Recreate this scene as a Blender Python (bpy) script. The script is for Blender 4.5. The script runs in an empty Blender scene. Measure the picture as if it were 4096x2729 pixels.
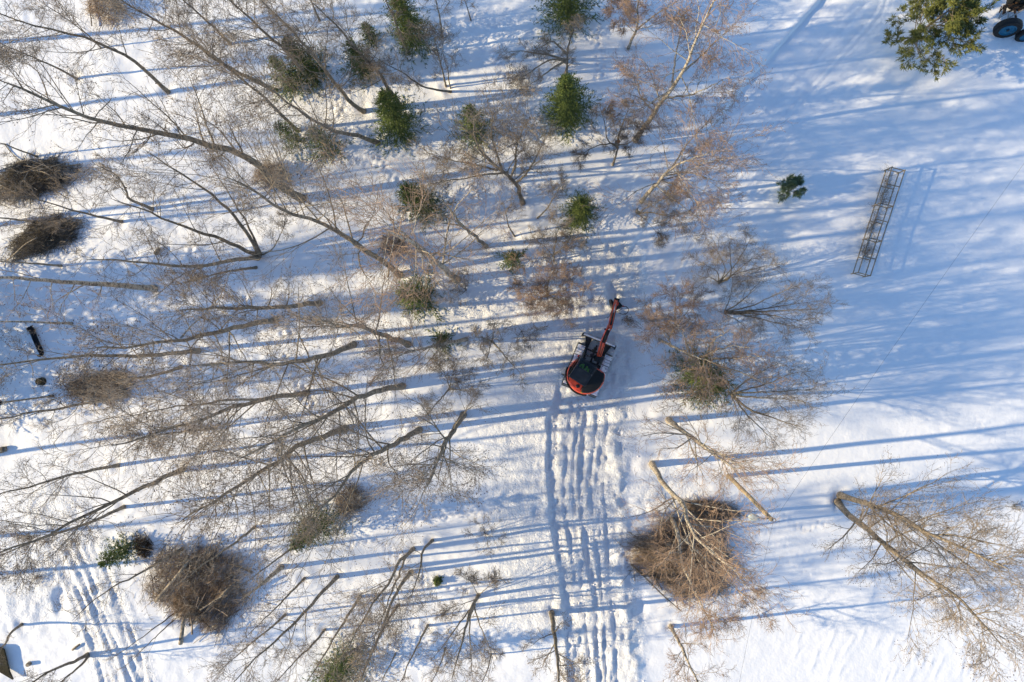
import bpy, bmesh, math, time
import numpy as np
from mathutils import Vector, Matrix

# ------------------------------------------------------------------ camera, sky, sun, exposure
H = 41.0                      # drone height above the snow, metres
FPX = 2734.0                  # focal length in photograph pixels (4096 wide)
CX, CY = 2048.0, 1364.5
SUN_EL = math.radians(20.0)
SUN_DIR = np.array([-0.993, -0.118, 0.0])      # horizontal direction towards the sun
SUN_DIR /= np.linalg.norm(SUN_DIR)

scene = bpy.context.scene
COL = scene.collection
cam_d = bpy.data.cameras.new('camera')
cam_d.sensor_width = 36.0
cam_d.lens = 36.0 * FPX / 4096.0
cam_d.clip_end = 3000.0
cam = bpy.data.objects.new('camera', cam_d)
cam.location = (0, 0, H)
COL.objects.link(cam)
scene.camera = cam

world = bpy.data.worlds.new('World')
scene.world = world
world.use_nodes = True
wn = world.node_tree
sky = wn.nodes.new('ShaderNodeTexSky')
sky.sky_type = 'NISHITA'
sky.sun_disc = False
sky.sun_elevation = SUN_EL
sky.sun_rotation = math.atan2(SUN_DIR[0], SUN_DIR[1])
sky.air_density = 1.0
sky.dust_density = 0.0
sky.ozone_density = 3.6
bg = wn.nodes['Background']
bg.inputs['Strength'].default_value = 0.15
wn.links.new(sky.outputs['Color'], bg.inputs['Color'])

sun_d = bpy.data.lights.new('sun', 'SUN')
sun_d.energy = 4.5
sun_d.angle = math.radians(0.53)
sun_d.color = (1.0, 0.845, 0.53)
sun = bpy.data.objects.new('sun', sun_d)
sv = Vector((SUN_DIR[0] * math.cos(SUN_EL), SUN_DIR[1] * math.cos(SUN_EL), math.sin(SUN_EL)))
sun.rotation_euler = sv.to_track_quat('Z', 'Y').to_euler()
sun.location = (-40, -5, 30)
COL.objects.link(sun)

vs = scene.view_settings
vs.view_transform = 'Standard'
vs.look = 'None'
vs.gamma = 1.0
vs.use_curve_mapping = False
vs.exposure = 0.78
scene.cycles.max_bounces = 6
scene.cycles.diffuse_bounces = 3
scene.cycles.transparent_max_bounces = 8
scene.cycles.use_denoising = True

# ------------------------------------------------------------------ helpers
rng = np.random.default_rng(7)

def W(px, py, z=0.0):
    """photograph pixel -> world point at height z"""
    k = (H - z) / FPX
    return np.array([(px - CX) * k, (CY - py) * k, z])

_tabs = {}
def vnoise(x, y, scale, seed):
    if seed not in _tabs:
        _tabs[seed] = np.random.default_rng(1000 + seed).random((256, 256)) * 2 - 1
    T = _tabs[seed]
    u = np.asarray(x) / scale + 1000.37 + seed * 7.1
    v = np.asarray(y) / scale + 1000.71 + seed * 3.3
    iu = np.floor(u).astype(np.int64); iv = np.floor(v).astype(np.int64)
    fu = u - iu; fv = v - iv
    fu = fu * fu * (3 - 2 * fu); fv = fv * fv * (3 - 2 * fv)
    a = T[iu & 255, iv & 255]; b = T[(iu + 1) & 255, iv & 255]
    c = T[iu & 255, (iv + 1) & 255]; d = T[(iu + 1) & 255, (iv + 1) & 255]
    return (a * (1 - fu) + b * fu) * (1 - fv) + (c * (1 - fu) + d * fu) * fv

def smooth(e0, e1, x):
    t = np.clip((x - e0) / (e1 - e0), 0, 1)
    return t * t * (3 - 2 * t)

def mesh_from(verts, quads=None, tris=None, name='m', smooth_shade=False):
    me = bpy.data.meshes.new(name)
    verts = np.asarray(verts, dtype=np.float32).reshape(-1, 3)
    nq = 0 if quads is None else len(quads)
    nt = 0 if tris is None else len(tris)
    loops = []
    starts = []
    if nq:
        loops.append(np.asarray(quads, dtype=np.int32).ravel()); starts.append(np.arange(nq, dtype=np.int32) * 4)
    if nt:
        loops.append(np.asarray(tris, dtype=np.int32).ravel()); starts.append(nq * 4 + np.arange(nt, dtype=np.int32) * 3)
    loops = np.concatenate(loops); starts = np.concatenate(starts)
    me.vertices.add(len(verts)); me.vertices.foreach_set('co', verts.ravel())
    me.loops.add(len(loops)); me.loops.foreach_set('vertex_index', loops)
    me.polygons.add(nq + nt); me.polygons.foreach_set('loop_start', starts)
    if smooth_shade:
        me.polygons.foreach_set('use_smooth', np.ones(nq + nt, dtype=bool))
    me.update(calc_edges=True)
    return me

class Geo:
    """collects vertex / face arrays, builds ONE mesh object"""
    def __init__(s): s.v = []; s.q = []; s.t = []; s.n = 0
    def add(s, v, q=None, t=None):
        v = np.asarray(v, float).reshape(-1, 3)
        s.v.append(v)
        if q is not None and len(q): s.q.append(np.asarray(q).reshape(-1, 4) + s.n)
        if t is not None and len(t): s.t.append(np.asarray(t).reshape(-1, 3) + s.n)
        s.n += len(v)
    def mesh(s, name, sm=False):
        return mesh_from(np.concatenate(s.v), np.concatenate(s.q) if s.q else None,
                         np.concatenate(s.t) if s.t else None, name, sm)
    def build(s, name, mat, parent=None, sm=False):
        return link(name, s.mesh(name, sm), mat, parent)

def link(name, me, mat, parent=None):
    o = bpy.data.objects.new(name, me)
    if mat is not None and not me.materials: me.materials.append(mat)
    COL.objects.link(o)
    if parent is not None:
        o.parent = parent
    return o

def tag(o, label=None, cat=None, group=None, kind=None):
    if label: o['label'] = label
    if cat: o['category'] = cat
    if group: o['group'] = group
    if kind: o['kind'] = kind
    return o

def empty(name, loc, label, cat, group=None):
    o = bpy.data.objects.new(name, None)
    o.location = tuple(float(c) for c in loc)
    o.empty_display_size = 0.2
    COL.objects.link(o)
    return tag(o, label, cat, group)

def tubes(P, R, S=3, tip=True, ref=None):
    """P (N,K,3) polylines, R (N,K) radii -> verts, quads, tris"""
    P = np.asarray(P, float); R = np.asarray(R, float)
    N, K, _ = P.shape
    T = np.empty_like(P)
    T[:, 1:-1] = P[:, 2:] - P[:, :-2]
    T[:, 0] = P[:, 1] - P[:, 0]; T[:, -1] = P[:, -1] - P[:, -2]
    T /= np.linalg.norm(T, axis=2, keepdims=True) + 1e-9
    D = P[:, -1] - P[:, 0]
    D /= np.linalg.norm(D, axis=1, keepdims=True) + 1e-9
    a = np.where(np.abs(D[:, 2:3]) < 0.8, np.array([[0, 0, 1.0]]), np.array([[1.0, 0, 0]]))
    A = a[:, None, :] - (a[:, None, :] * T).sum(2, keepdims=True) * T
    A /= np.linalg.norm(A, axis=2, keepdims=True) + 1e-9
    B = np.cross(T, A)
    KR = K - 1 if tip else K
    th = np.arange(S) * 2 * math.pi / S
    ring = (P[:, :KR, None, :] + R[:, :KR, None, None] *
            (np.cos(th)[None, None, :, None] * A[:, :KR, None, :] + np.sin(th)[None, None, :, None] * B[:, :KR, None, :]))
    per = KR * S + (1 if tip else 0)
    if tip:
        V = np.concatenate([ring.reshape(N, KR * S, 3), P[:, -1:, :]], axis=1).reshape(-1, 3)
    else:
        V = ring.reshape(-1, 3)
    base = (np.arange(N) * per)[:, None, None]
    quads = None
    if KR > 1:
        k = np.arange(KR - 1)[None, :, None]; s = np.arange(S)[None, None, :]; s2 = (s + 1) % S
        quads = np.stack([base + k * S + s, base + k * S + s2, base + (k + 1) * S + s2, base + (k + 1) * S + s], axis=3).reshape(-1, 4)
    tris = None
    if tip:
        s = np.arange(S)[None, :]; s2 = (s + 1) % S
        b = (np.arange(N) * per)[:, None]
        tris = np.stack([b + (KR - 1) * S + s, b + (KR - 1) * S + s2, b + np.full((1, S), KR * S)], axis=2).reshape(-1, 3)
    else:
        b = (np.arange(N) * per)[:, None]
        if S == 4:
            quads = np.concatenate([quads, np.stack([b[:, 0] + (KR - 1) * S + i for i in range(4)], axis=1),
                                    np.stack([b[:, 0] + 3 - i for i in range(4)], axis=1)])
        else:
            tl = []
            for off, rev in (((KR - 1) * S, False), (0, True)):
                for i in range(1, S - 1):
                    f = [b[:, 0] + off, b[:, 0] + off + i, b[:, 0] + off + i + 1]
                    tl.append(np.stack(f[::-1] if rev else f, axis=1))
            tris = np.concatenate(tl)
    return V, quads, tris

def spindles(A, B, r, S=3):
    """bipyramid from A to B (N,3), max radius r (N,)"""
    N = len(A)
    M = A + (B - A) * 0.42
    D = B - A; D = D / (np.linalg.norm(D, axis=1, keepdims=True) + 1e-9)
    a = np.where(np.abs(D[:, 2:3]) < 0.8, np.array([[0, 0, 1.0]]), np.array([[1.0, 0, 0]]))
    X = np.cross(D, a); X /= np.linalg.norm(X, axis=1, keepdims=True) + 1e-9
    Y = np.cross(D, X)
    th = np.arange(S) * 2 * math.pi / S + 0.5
    ring = M[:, None, :] + r[:, None, None] * (np.cos(th)[None, :, None] * X[:, None, :] + np.sin(th)[None, :, None] * Y[:, None, :])
    V = np.concatenate([A[:, None, :], ring, B[:, None, :]], axis=1).reshape(-1, 3)
    b = (np.arange(N) * (S + 2))[:, None]; s = np.arange(S)[None, :]; s2 = (s + 1) % S
    t1 = np.stack([b + 0 * s, b + 1 + s2, b + 1 + s], axis=2).reshape(-1, 3)
    t2 = np.stack([b + S + 1 + 0 * s, b + 1 + s, b + 1 + s2], axis=2).reshape(-1, 3)
    return V, None, np.concatenate([t1, t2])

def catmull(pts, n):
    pts = np.asarray(pts, float)
    if len(pts) == 2:
        t = np.linspace(0, 1, n)[:, None]
        return pts[0] * (1 - t) + pts[1] * t
    P = np.vstack([2 * pts[0] - pts[1], pts, 2 * pts[-1] - pts[-2]])
    seg = np.linalg.norm(np.diff(pts, axis=0), axis=1); cum = np.concatenate([[0], np.cumsum(seg)])
    out = []
    for u in np.linspace(0, cum[-1], n):
        i = min(np.searchsorted(cum, u, side='right') - 1, len(pts) - 2)
        t = (u - cum[i]) / (seg[i] + 1e-9)
        a, b, c, d = P[i], P[i + 1], P[i + 2], P[i + 3]
        out.append(0.5 * ((2 * b) + (c - a) * t + (2 * a - 5 * b + 4 * c - d) * t * t + (3 * b - a - 3 * c + d) * t ** 3))
    return np.array(out)

def sprout(P, R, n, trange, ang, length, K, up, wig, rr, rmin, rg, taper=0.35, lfall=0.45, flat=0.0):
    """children for every polyline of P; length is (N,) or scalar. returns points, radii"""
    N, K0, _ = P.shape
    t = trange[0] + (trange[1] - trange[0]) * ((np.arange(n)[None, :] + rg.random((N, n))) / n)
    u = t * (K0 - 1); i = np.clip(u.astype(int), 0, K0 - 2); f = (u - i)[..., None]
    rows = np.arange(N)[:, None]
    B = P[rows, i] * (1 - f) + P[rows, i + 1] * f
    T = P[rows, i + 1] - P[rows, i]
    T /= np.linalg.norm(T, axis=2, keepdims=True) + 1e-9
    rb = R[rows, i] * (1 - f[..., 0]) + R[rows, i + 1] * f[..., 0]
    rv = rg.normal(size=(N, n, 3))
    if flat: rv[..., 2] *= (1 - flat)
    perp = rv - (rv * T).sum(2, keepdims=True) * T
    perp /= np.linalg.norm(perp, axis=2, keepdims=True) + 1e-9
    a = np.radians(rg.uniform(ang[0], ang[1], (N, n)))[..., None]
    d = np.cos(a) * T + np.sin(a) * perp
    L = np.broadcast_to(np.asarray(length, float).reshape(-1, 1), (N, n)) * (1 - lfall * t) * rg.uniform(0.65, 1.25, (N, n))
    pts = [B]
    for k in range(K - 1):
        pts.append(pts[-1] + d * (L / (K - 1))[..., None])
        d = d + wig * rg.normal(size=(N, n, 3))
        d[..., 2] += up
        d /= np.linalg.norm(d, axis=2, keepdims=True)
    pts = np.stack(pts, axis=2).reshape(N * n, K, 3)
    r0 = np.maximum(rb * rr, rmin).reshape(-1, 1)
    rad = r0 * (1 - (1 - taper) * np.linspace(0, 1, K)[None, :])
    return pts, rad, L.reshape(-1)

# ------------------------------------------------------------------ materials
def mat(name, base, rough=0.7, metal=0.0, var=0.0, scale=4.0, bump=0.0, bscale=30.0, spec=0.3, objvar=0.0, col2=None, detail=4.0, coat=0.0):
    m = bpy.data.materials.new(name)
    m.use_nodes = True
    nt = m.node_tree; n = nt.nodes; l = nt.links
    p = n['Principled BSDF']
    p.inputs['Base Color'].default_value = (*base, 1)
    p.inputs['Roughness'].default_value = rough
    p.inputs['Metallic'].default_value = metal
    p.inputs['Specular IOR Level'].default_value = spec
    if coat: p.inputs['Coat Weight'].default_value = coat
    src = None
    if var or col2:
        tc = n.new('ShaderNodeTexCoord')
        nz = n.new('ShaderNodeTexNoise'); nz.inputs['Scale'].default_value = scale; nz.inputs['Detail'].default_value = detail
        l.new(tc.outputs['Object'], nz.inputs['Vector'])
        cr = n.new('ShaderNodeValToRGB')
        cr.color_ramp.elements[0].position = 0.35; cr.color_ramp.elements[1].position = 0.65
        c2 = col2 if col2 else tuple(min(1, c * (1 + var)) for c in base)
        c1 = base if col2 else tuple(c * (1 - var) for c in base)
        cr.color_ramp.elements[0].color = (*c1, 1); cr.color_ramp.elements[1].color = (*c2, 1)
        l.new(nz.outputs['Fac'], cr.inputs['Fac'])
        src = cr.outputs['Color']
    if objvar:
        oi = n.new('ShaderNodeObjectInfo')
        hs = n.new('ShaderNodeHueSaturation')
        mr = n.new('ShaderNodeMapRange'); mr.inputs['To Min'].default_value = 1 - objvar; mr.inputs['To Max'].default_value = 1 + objvar
        l.new(oi.outputs['Random'], mr.inputs['Value']); l.new(mr.outputs['Result'], hs.inputs['Value'])
        if src: l.new(src, hs.inputs['Color'])
        else: hs.inputs['Color'].default_value = (*base, 1)
        src = hs.outputs['Color']
    if src: l.new(src, p.inputs['Base Color'])
    if bump:
        tc2 = n.new('ShaderNodeTexCoord')
        nb = n.new('ShaderNodeTexNoise'); nb.inputs['Scale'].default_value = bscale; nb.inputs['Detail'].default_value = 5
        l.new(tc2.outputs['Object'], nb.inputs['Vector'])
        bp = n.new('ShaderNodeBump'); bp.inputs['Strength'].default_value = 1.0; bp.inputs['Distance'].default_value = bump
        l.new(nb.outputs['Fac'], bp.inputs['Height']); l.new(bp.outputs['Normal'], p.inputs['Normal'])
    return m

def birch_mat():
    m = mat('bark_birch', (0.40, 0.34, 0.27), 0.75)
    nt = m.node_tree; n = nt.nodes; l = nt.links; p = n['Principled BSDF']
    tc = n.new('ShaderNodeTexCoord'); mp = n.new('ShaderNodeMapping')
    mp.inputs['Scale'].default_value = (3.0, 3.0, 5.5)
    l.new(tc.outputs['Object'], mp.inputs['Vector'])
    nz = n.new('ShaderNodeTexNoise'); nz.inputs['Scale'].default_value = 1.6; nz.inputs['Detail'].default_value = 6; nz.inputs['Roughness'].default_value = 0.65
    l.new(mp.outputs['Vector'], nz.inputs['Vector'])
    cr = n.new('ShaderNodeValToRGB'); e = cr.color_ramp.elements
    e[0].position = 0.40; e[0].color = (0.07, 0.055, 0.045, 1)
    e[1].position = 0.52; e[1].color = (0.43, 0.36, 0.28, 1)
    e2 = cr.color_ramp.elements.new(0.7); e2.color = (0.55, 0.48, 0.39, 1)
    l.new(nz.outputs['Fac'], cr.inputs['Fac']); l.new(cr.outputs['Color'], p.inputs['Base Color'])
    bp = n.new('ShaderNodeBump'); bp.inputs['Distance'].default_value = 0.02
    l.new(nz.outputs['Fac'], bp.inputs['Height']); l.new(bp.outputs['Normal'], p.inputs['Normal'])
    return m

M = {}
M['bark'] = mat('bark_grey', (0.20, 0.165, 0.125), 0.85, var=0.45, scale=5, bump=0.03, bscale=14, objvar=0.22)
M['birch'] = birch_mat()
M['twig'] = mat('twig_brown', (0.27, 0.21, 0.16), 0.8, var=0.35, scale=1.2, objvar=0.2)
M['twig_red'] = mat('twig_birch', (0.34, 0.225, 0.155), 0.8, var=0.35, scale=1.0, objvar=0.15)
M['catkin'] = mat('catkin_dark', (0.085, 0.05, 0.04), 0.85, var=0.3, scale=3)
M['catkin_red'] = mat('catkin_birch', (0.34, 0.165, 0.09), 0.85, var=0.3, scale=3)
M['spruce'] = mat('spruce_needles', (0.050, 0.076, 0.020), 0.7, col2=(0.135, 0.170, 0.040), scale=2.2, objvar=0.25)
M['pine'] = mat('pine_needles', (0.075, 0.095, 0.024), 0.65, col2=(0.19, 0.185, 0.045), scale=1.8, objvar=0.1)
M['youngpine'] = mat('young_pine_needles', (0.08, 0.14, 0.09), 0.65, col2=(0.17, 0.23, 0.11), scale=3)
M['deadtwig'] = mat('dead_twigs', (0.29, 0.21, 0.15), 0.85, var=0.5, scale=3.5, objvar=0.1)
M['dark_twig'] = mat('dark_twigs', (0.15, 0.125, 0.10), 0.85, var=0.45, scale=3)
M['deadleaf'] = mat('withered_leaves', (0.10, 0.065, 0.038), 0.85, var=0.4, scale=5)
M['log'] = mat('log_bark', (0.24, 0.19, 0.14), 0.85, var=0.5, scale=6, bump=0.02, bscale=20)
M['cut'] = mat('fresh_cut_wood', (0.42, 0.17, 0.06), 0.7, var=0.25, scale=12)

def snow_mat(name, micro=1.0):
    m = bpy.data.materials.new(name); m.use_nodes = True
    nt = m.node_tree; n = nt.nodes; l = nt.links; p = n['Principled BSDF']
    p.inputs['Base Color'].default_value = (0.90, 0.876, 0.888, 1)
    p.inputs['Roughness'].default_value = 0.65
    p.inputs['Specular IOR Level'].default_value = 0.25
    tc = n.new('ShaderNodeTexCoord')
    n1 = n.new('ShaderNodeTexNoise'); n1.inputs['Scale'].default_value = 5.0; n1.inputs['Detail'].default_value = 6; n1.inputs['Roughness'].default_value = 0.6
    l.new(tc.outputs['Object'], n1.inputs['Vector'])
    b1 = n.new('ShaderNodeBump'); b1.inputs['Strength'].default_value = 1.0; b1.inputs['Distance'].default_value = 0.020 * micro
    l.new(n1.outputs['Fac'], b1.inputs['Height'])
    at = n.new('ShaderNodeAttribute'); at.attribute_name = 'churn'
    n2 = n.new('ShaderNodeTexNoise'); n2.inputs['Scale'].default_value = 7.0; n2.inputs['Detail'].default_value = 5; n2.inputs['Roughness'].default_value = 0.7
    l.new(tc.outputs['Object'], n2.inputs['Vector'])
    mu = n.new('ShaderNodeMath'); mu.operation = 'MULTIPLY'
    l.new(n2.outputs['Fac'], mu.inputs[0]); l.new(at.outputs['Fac'], mu.inputs[1])
    b2 = n.new('ShaderNodeBump'); b2.inputs['Strength'].default_value = 1.0; b2.inputs['Distance'].default_value = 0.17 * micro
    l.new(mu.outputs['Value'], b2.inputs['Height']); l.new(b1.outputs['Normal'], b2.inputs['Normal'])
    l.new(b2.outputs['Normal'], p.inputs['Normal'])
    return m
M['snow'] = snow_mat('snow')
M['snow_plain'] = mat('snow_cap', (0.90, 0.868, 0.888), 0.65, bump=0.01, bscale=12)

# ------------------------------------------------------------------ the snow ground (one sheet, fine in view, coarse to the horizon)
S0 = H / FPX                    # metres per photograph pixel on the ground
def fine_axis(lo, hi, step, far):
    core = np.arange(lo, hi + 1e-6, step)
    out = []; d = step
    x = hi
    while x < far:
        d *= 1.35; x += d; out.append(x)
    left = []
    d = step; x = lo
    while x > -far:
        d *= 1.35; x -= d; left.append(x)
    return np.concatenate([np.array(left[::-1]), core, np.array(out)])
AX = fine_axis(-32.5, 32.5, 0.112, 1500.0)
AY = fine_axis(-22.0, 22.0, 0.112, 1500.0)
GX, GY = np.meshgrid(AX, AY, indexing='ij')
PX = GX / S0 + CX; PY = CY - GY / S0        # photograph pixels of each ground point

def dist_line(pts, closed=False):
    """signed distance (px, + on the right of travel) and distance along for a polyline given in pixels"""
    best = np.full(PX.shape, 1e9); side = np.zeros(PX.shape); along = np.zeros(PX.shape); acc = 0.0
    pts = np.asarray(pts, float)
    for (x0, y0), (x1, y1) in zip(pts[:-1], pts[1:]):
        dx, dy = x1 - x0, y1 - y0; L = math.hypot(dx, dy)
        t = np.clip(((PX - x0) * dx + (PY - y0) * dy) / (L * L), 0, 1)
        qx, qy = PX - (x0 + t * dx), PY - (y0 + t * dy)
        d = np.hypot(qx, qy)
        m = d < best
        best = np.where(m, d, best)
        side = np.where(m, np.sign(dx * (PY - y0) - dy * (PX - x0)), side)
        along = np.where(m, acc + t * L, along)
        acc += L
    return best * np.where(side == 0, 1, side), along, acc

Z = 0.10 * vnoise(GX, GY, 9.0, 1) + 0.05 * vnoise(GX, GY, 3.7, 2)
field = smooth(2850, 3250, PX + 0.25 * (PY - 1364))                 # open field on the right: smooth
forest = 1 - field
Z += forest * (0.030 * vnoise(GX, GY, 1.3, 3) + 0.020 * vnoise(GX, GY, 0.62, 4) + 0.017 * vnoise(GX, GY, 0.3, 5) * (0.6 + 0.8 * vnoise(GX, GY, 4.0, 9) ** 2))
Z += field * (0.018 * vnoise(GX, GY, 1.8, 6) + 0.010 * vnoise(GX * 0.5 + GY * 0.25, GY * 1.2 - GX * 0.4, 0.35, 7) + 0.006 * vnoise(GX, GY, 0.22, 8))
churn = np.zeros_like(Z)

def rut(pts, width, depth, berm=0.35, wob=6, seed=20, rough=0.4):
    global Z, churn
    d, al, Ltot = dist_line(pts)
    d = d + wob * vnoise(al, al * 0.0 + seed, 90.0, seed)
    w = width * (1 + 0.07 * vnoise(al, al * 0 + 3, 60.0, seed + 1))
    fade = smooth(0, 60, al)
    prof = -depth * (1 - smooth(w * 0.62, w, np.abs(d)))
    prof += depth * berm * np.exp(-((np.abs(d) - w * 1.35) / (w * 0.35)) ** 2) * (0.75 + 0.5 * vnoise(GX, GY, 1.4, seed + 3) + 0.4 * vnoise(al * 0.5, d * 2.2, 22.0, seed + 2))
    Z = Z + prof * np.where(np.abs(d) < 400, 1, 0) * fade

# churned snow round the excavator and along its trail
d, al, L = dist_line([(2420, 1130), (2380, 1500), (2330, 1750), (2335, 2000), (2360, 2300), (2400, 2760)])
tr = 1 - smooth(125, 225, np.abs(d + 25 * vnoise(GX, GY, 2.2, 11)))
d2, _, _ = dist_line([(2250, 1250), (2160, 1500), (2110, 1800), (2130, 2100), (2160, 2400)])
tr2 = 0.75 * (1 - smooth(60, 280, np.abs(d2)))
churn = np.maximum(churn, np.maximum(tr, tr2))
Z += tr * (0.055 * vnoise(GX * 1.7, GY * 0.35, 0.4, 12) + 0.06 * vnoise(GX * 1.1, GY * 0.8, 0.25, 13) + 0.04 * vnoise(GX, GY * 0.5, 0.9, 10))
Z += tr2 * (0.035 * vnoise(GX * 1.7 + GY * 0.7, GY * 0.6 - GX * 0.3, 0.32, 14) + 0.015 * vnoise(GX, GY, 0.22, 47))
rut([(2262, 1530), (2240, 1600), (2214, 1690), (2208, 1850), (2213, 1960), (2222, 2070), (2246, 2203), (2270, 2385), (2286, 2566), (2297, 2760)], 24, 0.115, 0.45, 3, 21)
rut([(2300, 1580), (2283, 1690), (2270, 1800), (2258, 1961), (2262, 2080), (2290, 2233), (2300, 2350), (2313, 2506), (2330, 2760)], 10, 0.06, 0.7, 5, 25)
rut([(2352, 1600), (2331, 1748), (2326, 1900), (2322, 2021), (2343, 2173), (2368, 2312), (2386, 2475), (2395, 2627), (2403, 2760)], 13, 0.085, 0.6, 6, 29)
rut([(2432, 1680), (2420, 1850), (2414, 2000), (2432, 2250), (2452, 2500), (2465, 2760)], 10, 0.045, 0.7, 7, 37)
rut([(2310, 1640), (2300, 1800), (2294, 1960), (2310, 2150), (2330, 2350), (2348, 2560), (2366, 2760)], 9, 0.045, 0.7, 6, 39)
rut([(2395, 1640), (2378, 1750), (2374, 1840), (2362, 1961), (2374, 2112), (2392, 2230), (2412, 2420), (2425, 2760)], 9, 0.05, 0.7, 6, 33)
# heaped edge of the trail on its right
d, al, L = dist_line([(2470, 1560), (2455, 1700), (2475, 1850), (2478, 2050), (2480, 2250), (2500, 2500), (2540, 2760)])
heap = np.exp(-((d + 12 * vnoise(GX, GY, 0.8, 15)) / 34.0) ** 2)
Z += heap * (0.10 + 0.16 * np.maximum(0, vnoise(GX, GY, 0.75, 16)) + 0.07 * vnoise(GX, GY, 0.3, 17))
churn = np.maximum(churn, np.clip(heap, 0, 1))
# trampled patch by the birches right of the trail and churned bank by the willow
for (cx, cy, rx, ry, a) in ((2640, 2000, 130, 150, 0.10), (3060, 1030, 150, 90, 0.07), (2960, 1120, 120, 90, 0.07), (2760, 1300, 140, 60, 0.06),
                            (120, 2330, 200, 150, 0.09), (2080, 270, 90, 110, 0.10), (1500, 480, 160, 110, 0.05), (1230, 620, 130, 80, 0.05), (1900, 1230, 130, 60, 0.05)):
    w = np.exp(-(((PX - cx) / rx) ** 2 + ((PY - cy) / ry) ** 2))
    Z += w * a * (0.6 * vnoise(GX, GY, 0.55, 18) + 0.6 * vnoise(GX, GY, 0.27, 19))
    churn = np.maximum(churn, 0.8 * w)
# ploughed road from the excavator to the upper right
edge = [(3330, -60), (3130, 165), (3005, 300), (2850, 500), (2700, 705), (2560, 930), (2415, 1165)]
d, al, L = dist_line(edge)
# pixel y is down, so "right of travel" when moving down-left is the up-left side; make dr positive on the road side
dr = -d if (dist_line(edge)[0][np.argmin(np.abs(AX - 20)), np.argmin(np.abs(AY - 10))] < 0) else d
road = smooth(0, 9, dr) * (1 - smooth(260, 420, dr)) * smooth(0, 150, L - al)
fade_end = smooth(0, 120, L - al) * (0.45 + 0.55 * smooth(300, 900, L - al))
Z -= 0.20 * road * fade_end
Z += 0.06 * np.exp(-((dr + 12) / 14.0) ** 2) * fade_end * (1 + vnoise(GX, GY, 0.5, 41))
groove = vnoise(dr + 2.0 * vnoise(al, al * 0, 200.0, 43), al * 0.004, 7.0, 42) + 0.6 * vnoise(dr, al * 0.01, 15.0, 44)
Z += road * 0.022 * groove
for off, dep in ((205, 0.05), (228, 0.05), (120, 0.03)):
    Z -= dep * np.exp(-((dr - off) / 7.0) ** 2) * smooth(0, 9, dr) * smooth(0, 200, L - al)
# parallel wheel ruts lower left
base_l = np.array([(215, 2060), (285, 2190), (363, 2354), (412, 2475), (460, 2597), (510, 2760)], float)
d, al, L = dist_line(base_l)
trk = (1 - smooth(95, 150, np.abs(d))) * 0.9
Z += trk * (0.045 * vnoise(al, d * 3.0, 45.0, 51) + 0.03 * vnoise(GX, GY, 0.3, 50))
churn = np.maximum(churn, 0.7 * trk)
for k, off in enumerate((-82, -58, -14, 16, 61, 80)):
    dd = np.abs(d - off + 9 * vnoise(al, al * 0 + k, 120.0, 52 + k))
    dep = smooth(0, 320, al) * 0.06 * (1 + 0.9 * vnoise(al, al * 0 + k, 150.0, 58 + k))
    Z -= dep * (1 - smooth(7, 13, dd))
    Z += smooth(0, 320, al) * 0.04 * np.exp(-((dd - 17) / 6.0) ** 2) * (0.6 + 0.7 * vnoise(GX, GY, 1.3, 66 + k) + 0.6 * vnoise(al, d * 2.0, 24.0, 60 + k))
# hollow beside the lower-left ruts, hollow by the black pipe, pit at the digging tool
for (cx, cy, rx, ry, a) in ((235, 2400, 26, 55, -0.20), (115, 1410, 12, 14, -0.12), (2455, 1170, 26, 45, -0.28), (2500, 1230, 40, 22, -0.12),
                            (3340, 2010, 9, 34, -0.10), (2150, 2050, 20, 30, -0.12), (2500, 2010, 26, 20, -0.18), (2560, 2420, 30, 60, -0.12)):
    Z += a * np.exp(-(((PX - cx) / rx) ** 2 + ((PY - cy) / ry) ** 2) ** 2)
# foot and animal prints
def prints(pts, n, spread, r, depth, seed):
    global Z
    g = np.random.default_rng(seed)
    pts = np.asarray(pts, float)
    seg = np.linalg.norm(np.diff(pts, axis=0), axis=1); cum = np.concatenate([[0], np.cumsum(seg)])
    for k in range(n):
        u = (k + 0.3 * g.random()) / n * cum[-1]
        i = min(np.searchsorted(cum, u, side='right') - 1, len(seg) - 1)
        p = pts[i] + (pts[i + 1] - pts[i]) * (u - cum[i]) / seg[i]
        nrm = np.array([-(pts[i + 1] - pts[i])[1], (pts[i + 1] - pts[i])[0]]) / seg[i]
        p = p + nrm * (spread * (1 if k % 2 else -1) + g.normal() * spread * 0.4)
        wx, wy = (p[0] - CX) * S0, (CY - p[1]) * S0
        i0, i1 = np.searchsorted(AX, [wx - 0.6, wx + 0.6]); j0, j1 = np.searchsorted(AY, [wy - 0.6, wy + 0.6])
        sub = (slice(i0, i1), slice(j0, j1))
        rr = np.hypot(GX[sub] - wx, GY[sub] - wy) / (r * g.uniform(0.8, 1.3))
        Z[sub] += -depth * np.exp(-rr ** 2 * 1.2) + 0.35 * depth * np.exp(-((rr - 1.5) / 0.5) ** 2)
prints([(1420, 2060), (1620, 2080), (1800, 2060), (2010, 2040)], 40, 5, 0.10, 0.07, 1)
prints([(1380, 2180), (1500, 2150), (1700, 2330), (1880, 2360)], 34, 6, 0.13, 0.08, 2)
prints([(1970, 200), (2000, 290), (2030, 300)], 12, 5, 0.11, 0.08, 3)
prints([(2380, 120), (2400, 260), (2395, 330)], 14, 9, 0.12, 0.09, 4)
prints([(3130, 2060), (3220, 2130), (3300, 2080)], 14, 7, 0.11, 0.05, 5)
prints([(3900, 1660), (3960, 1750), (4010, 1850)], 12, 7, 0.09, 0.03, 6)
prints([(760, 1000), (860, 1150), (980, 1200), (1180, 1360)], 30, 9, 0.16, 0.09, 7)
prints([(1130, 1430), (1200, 1560), (1300, 1680)], 22, 9, 0.16, 0.09, 8)
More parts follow.
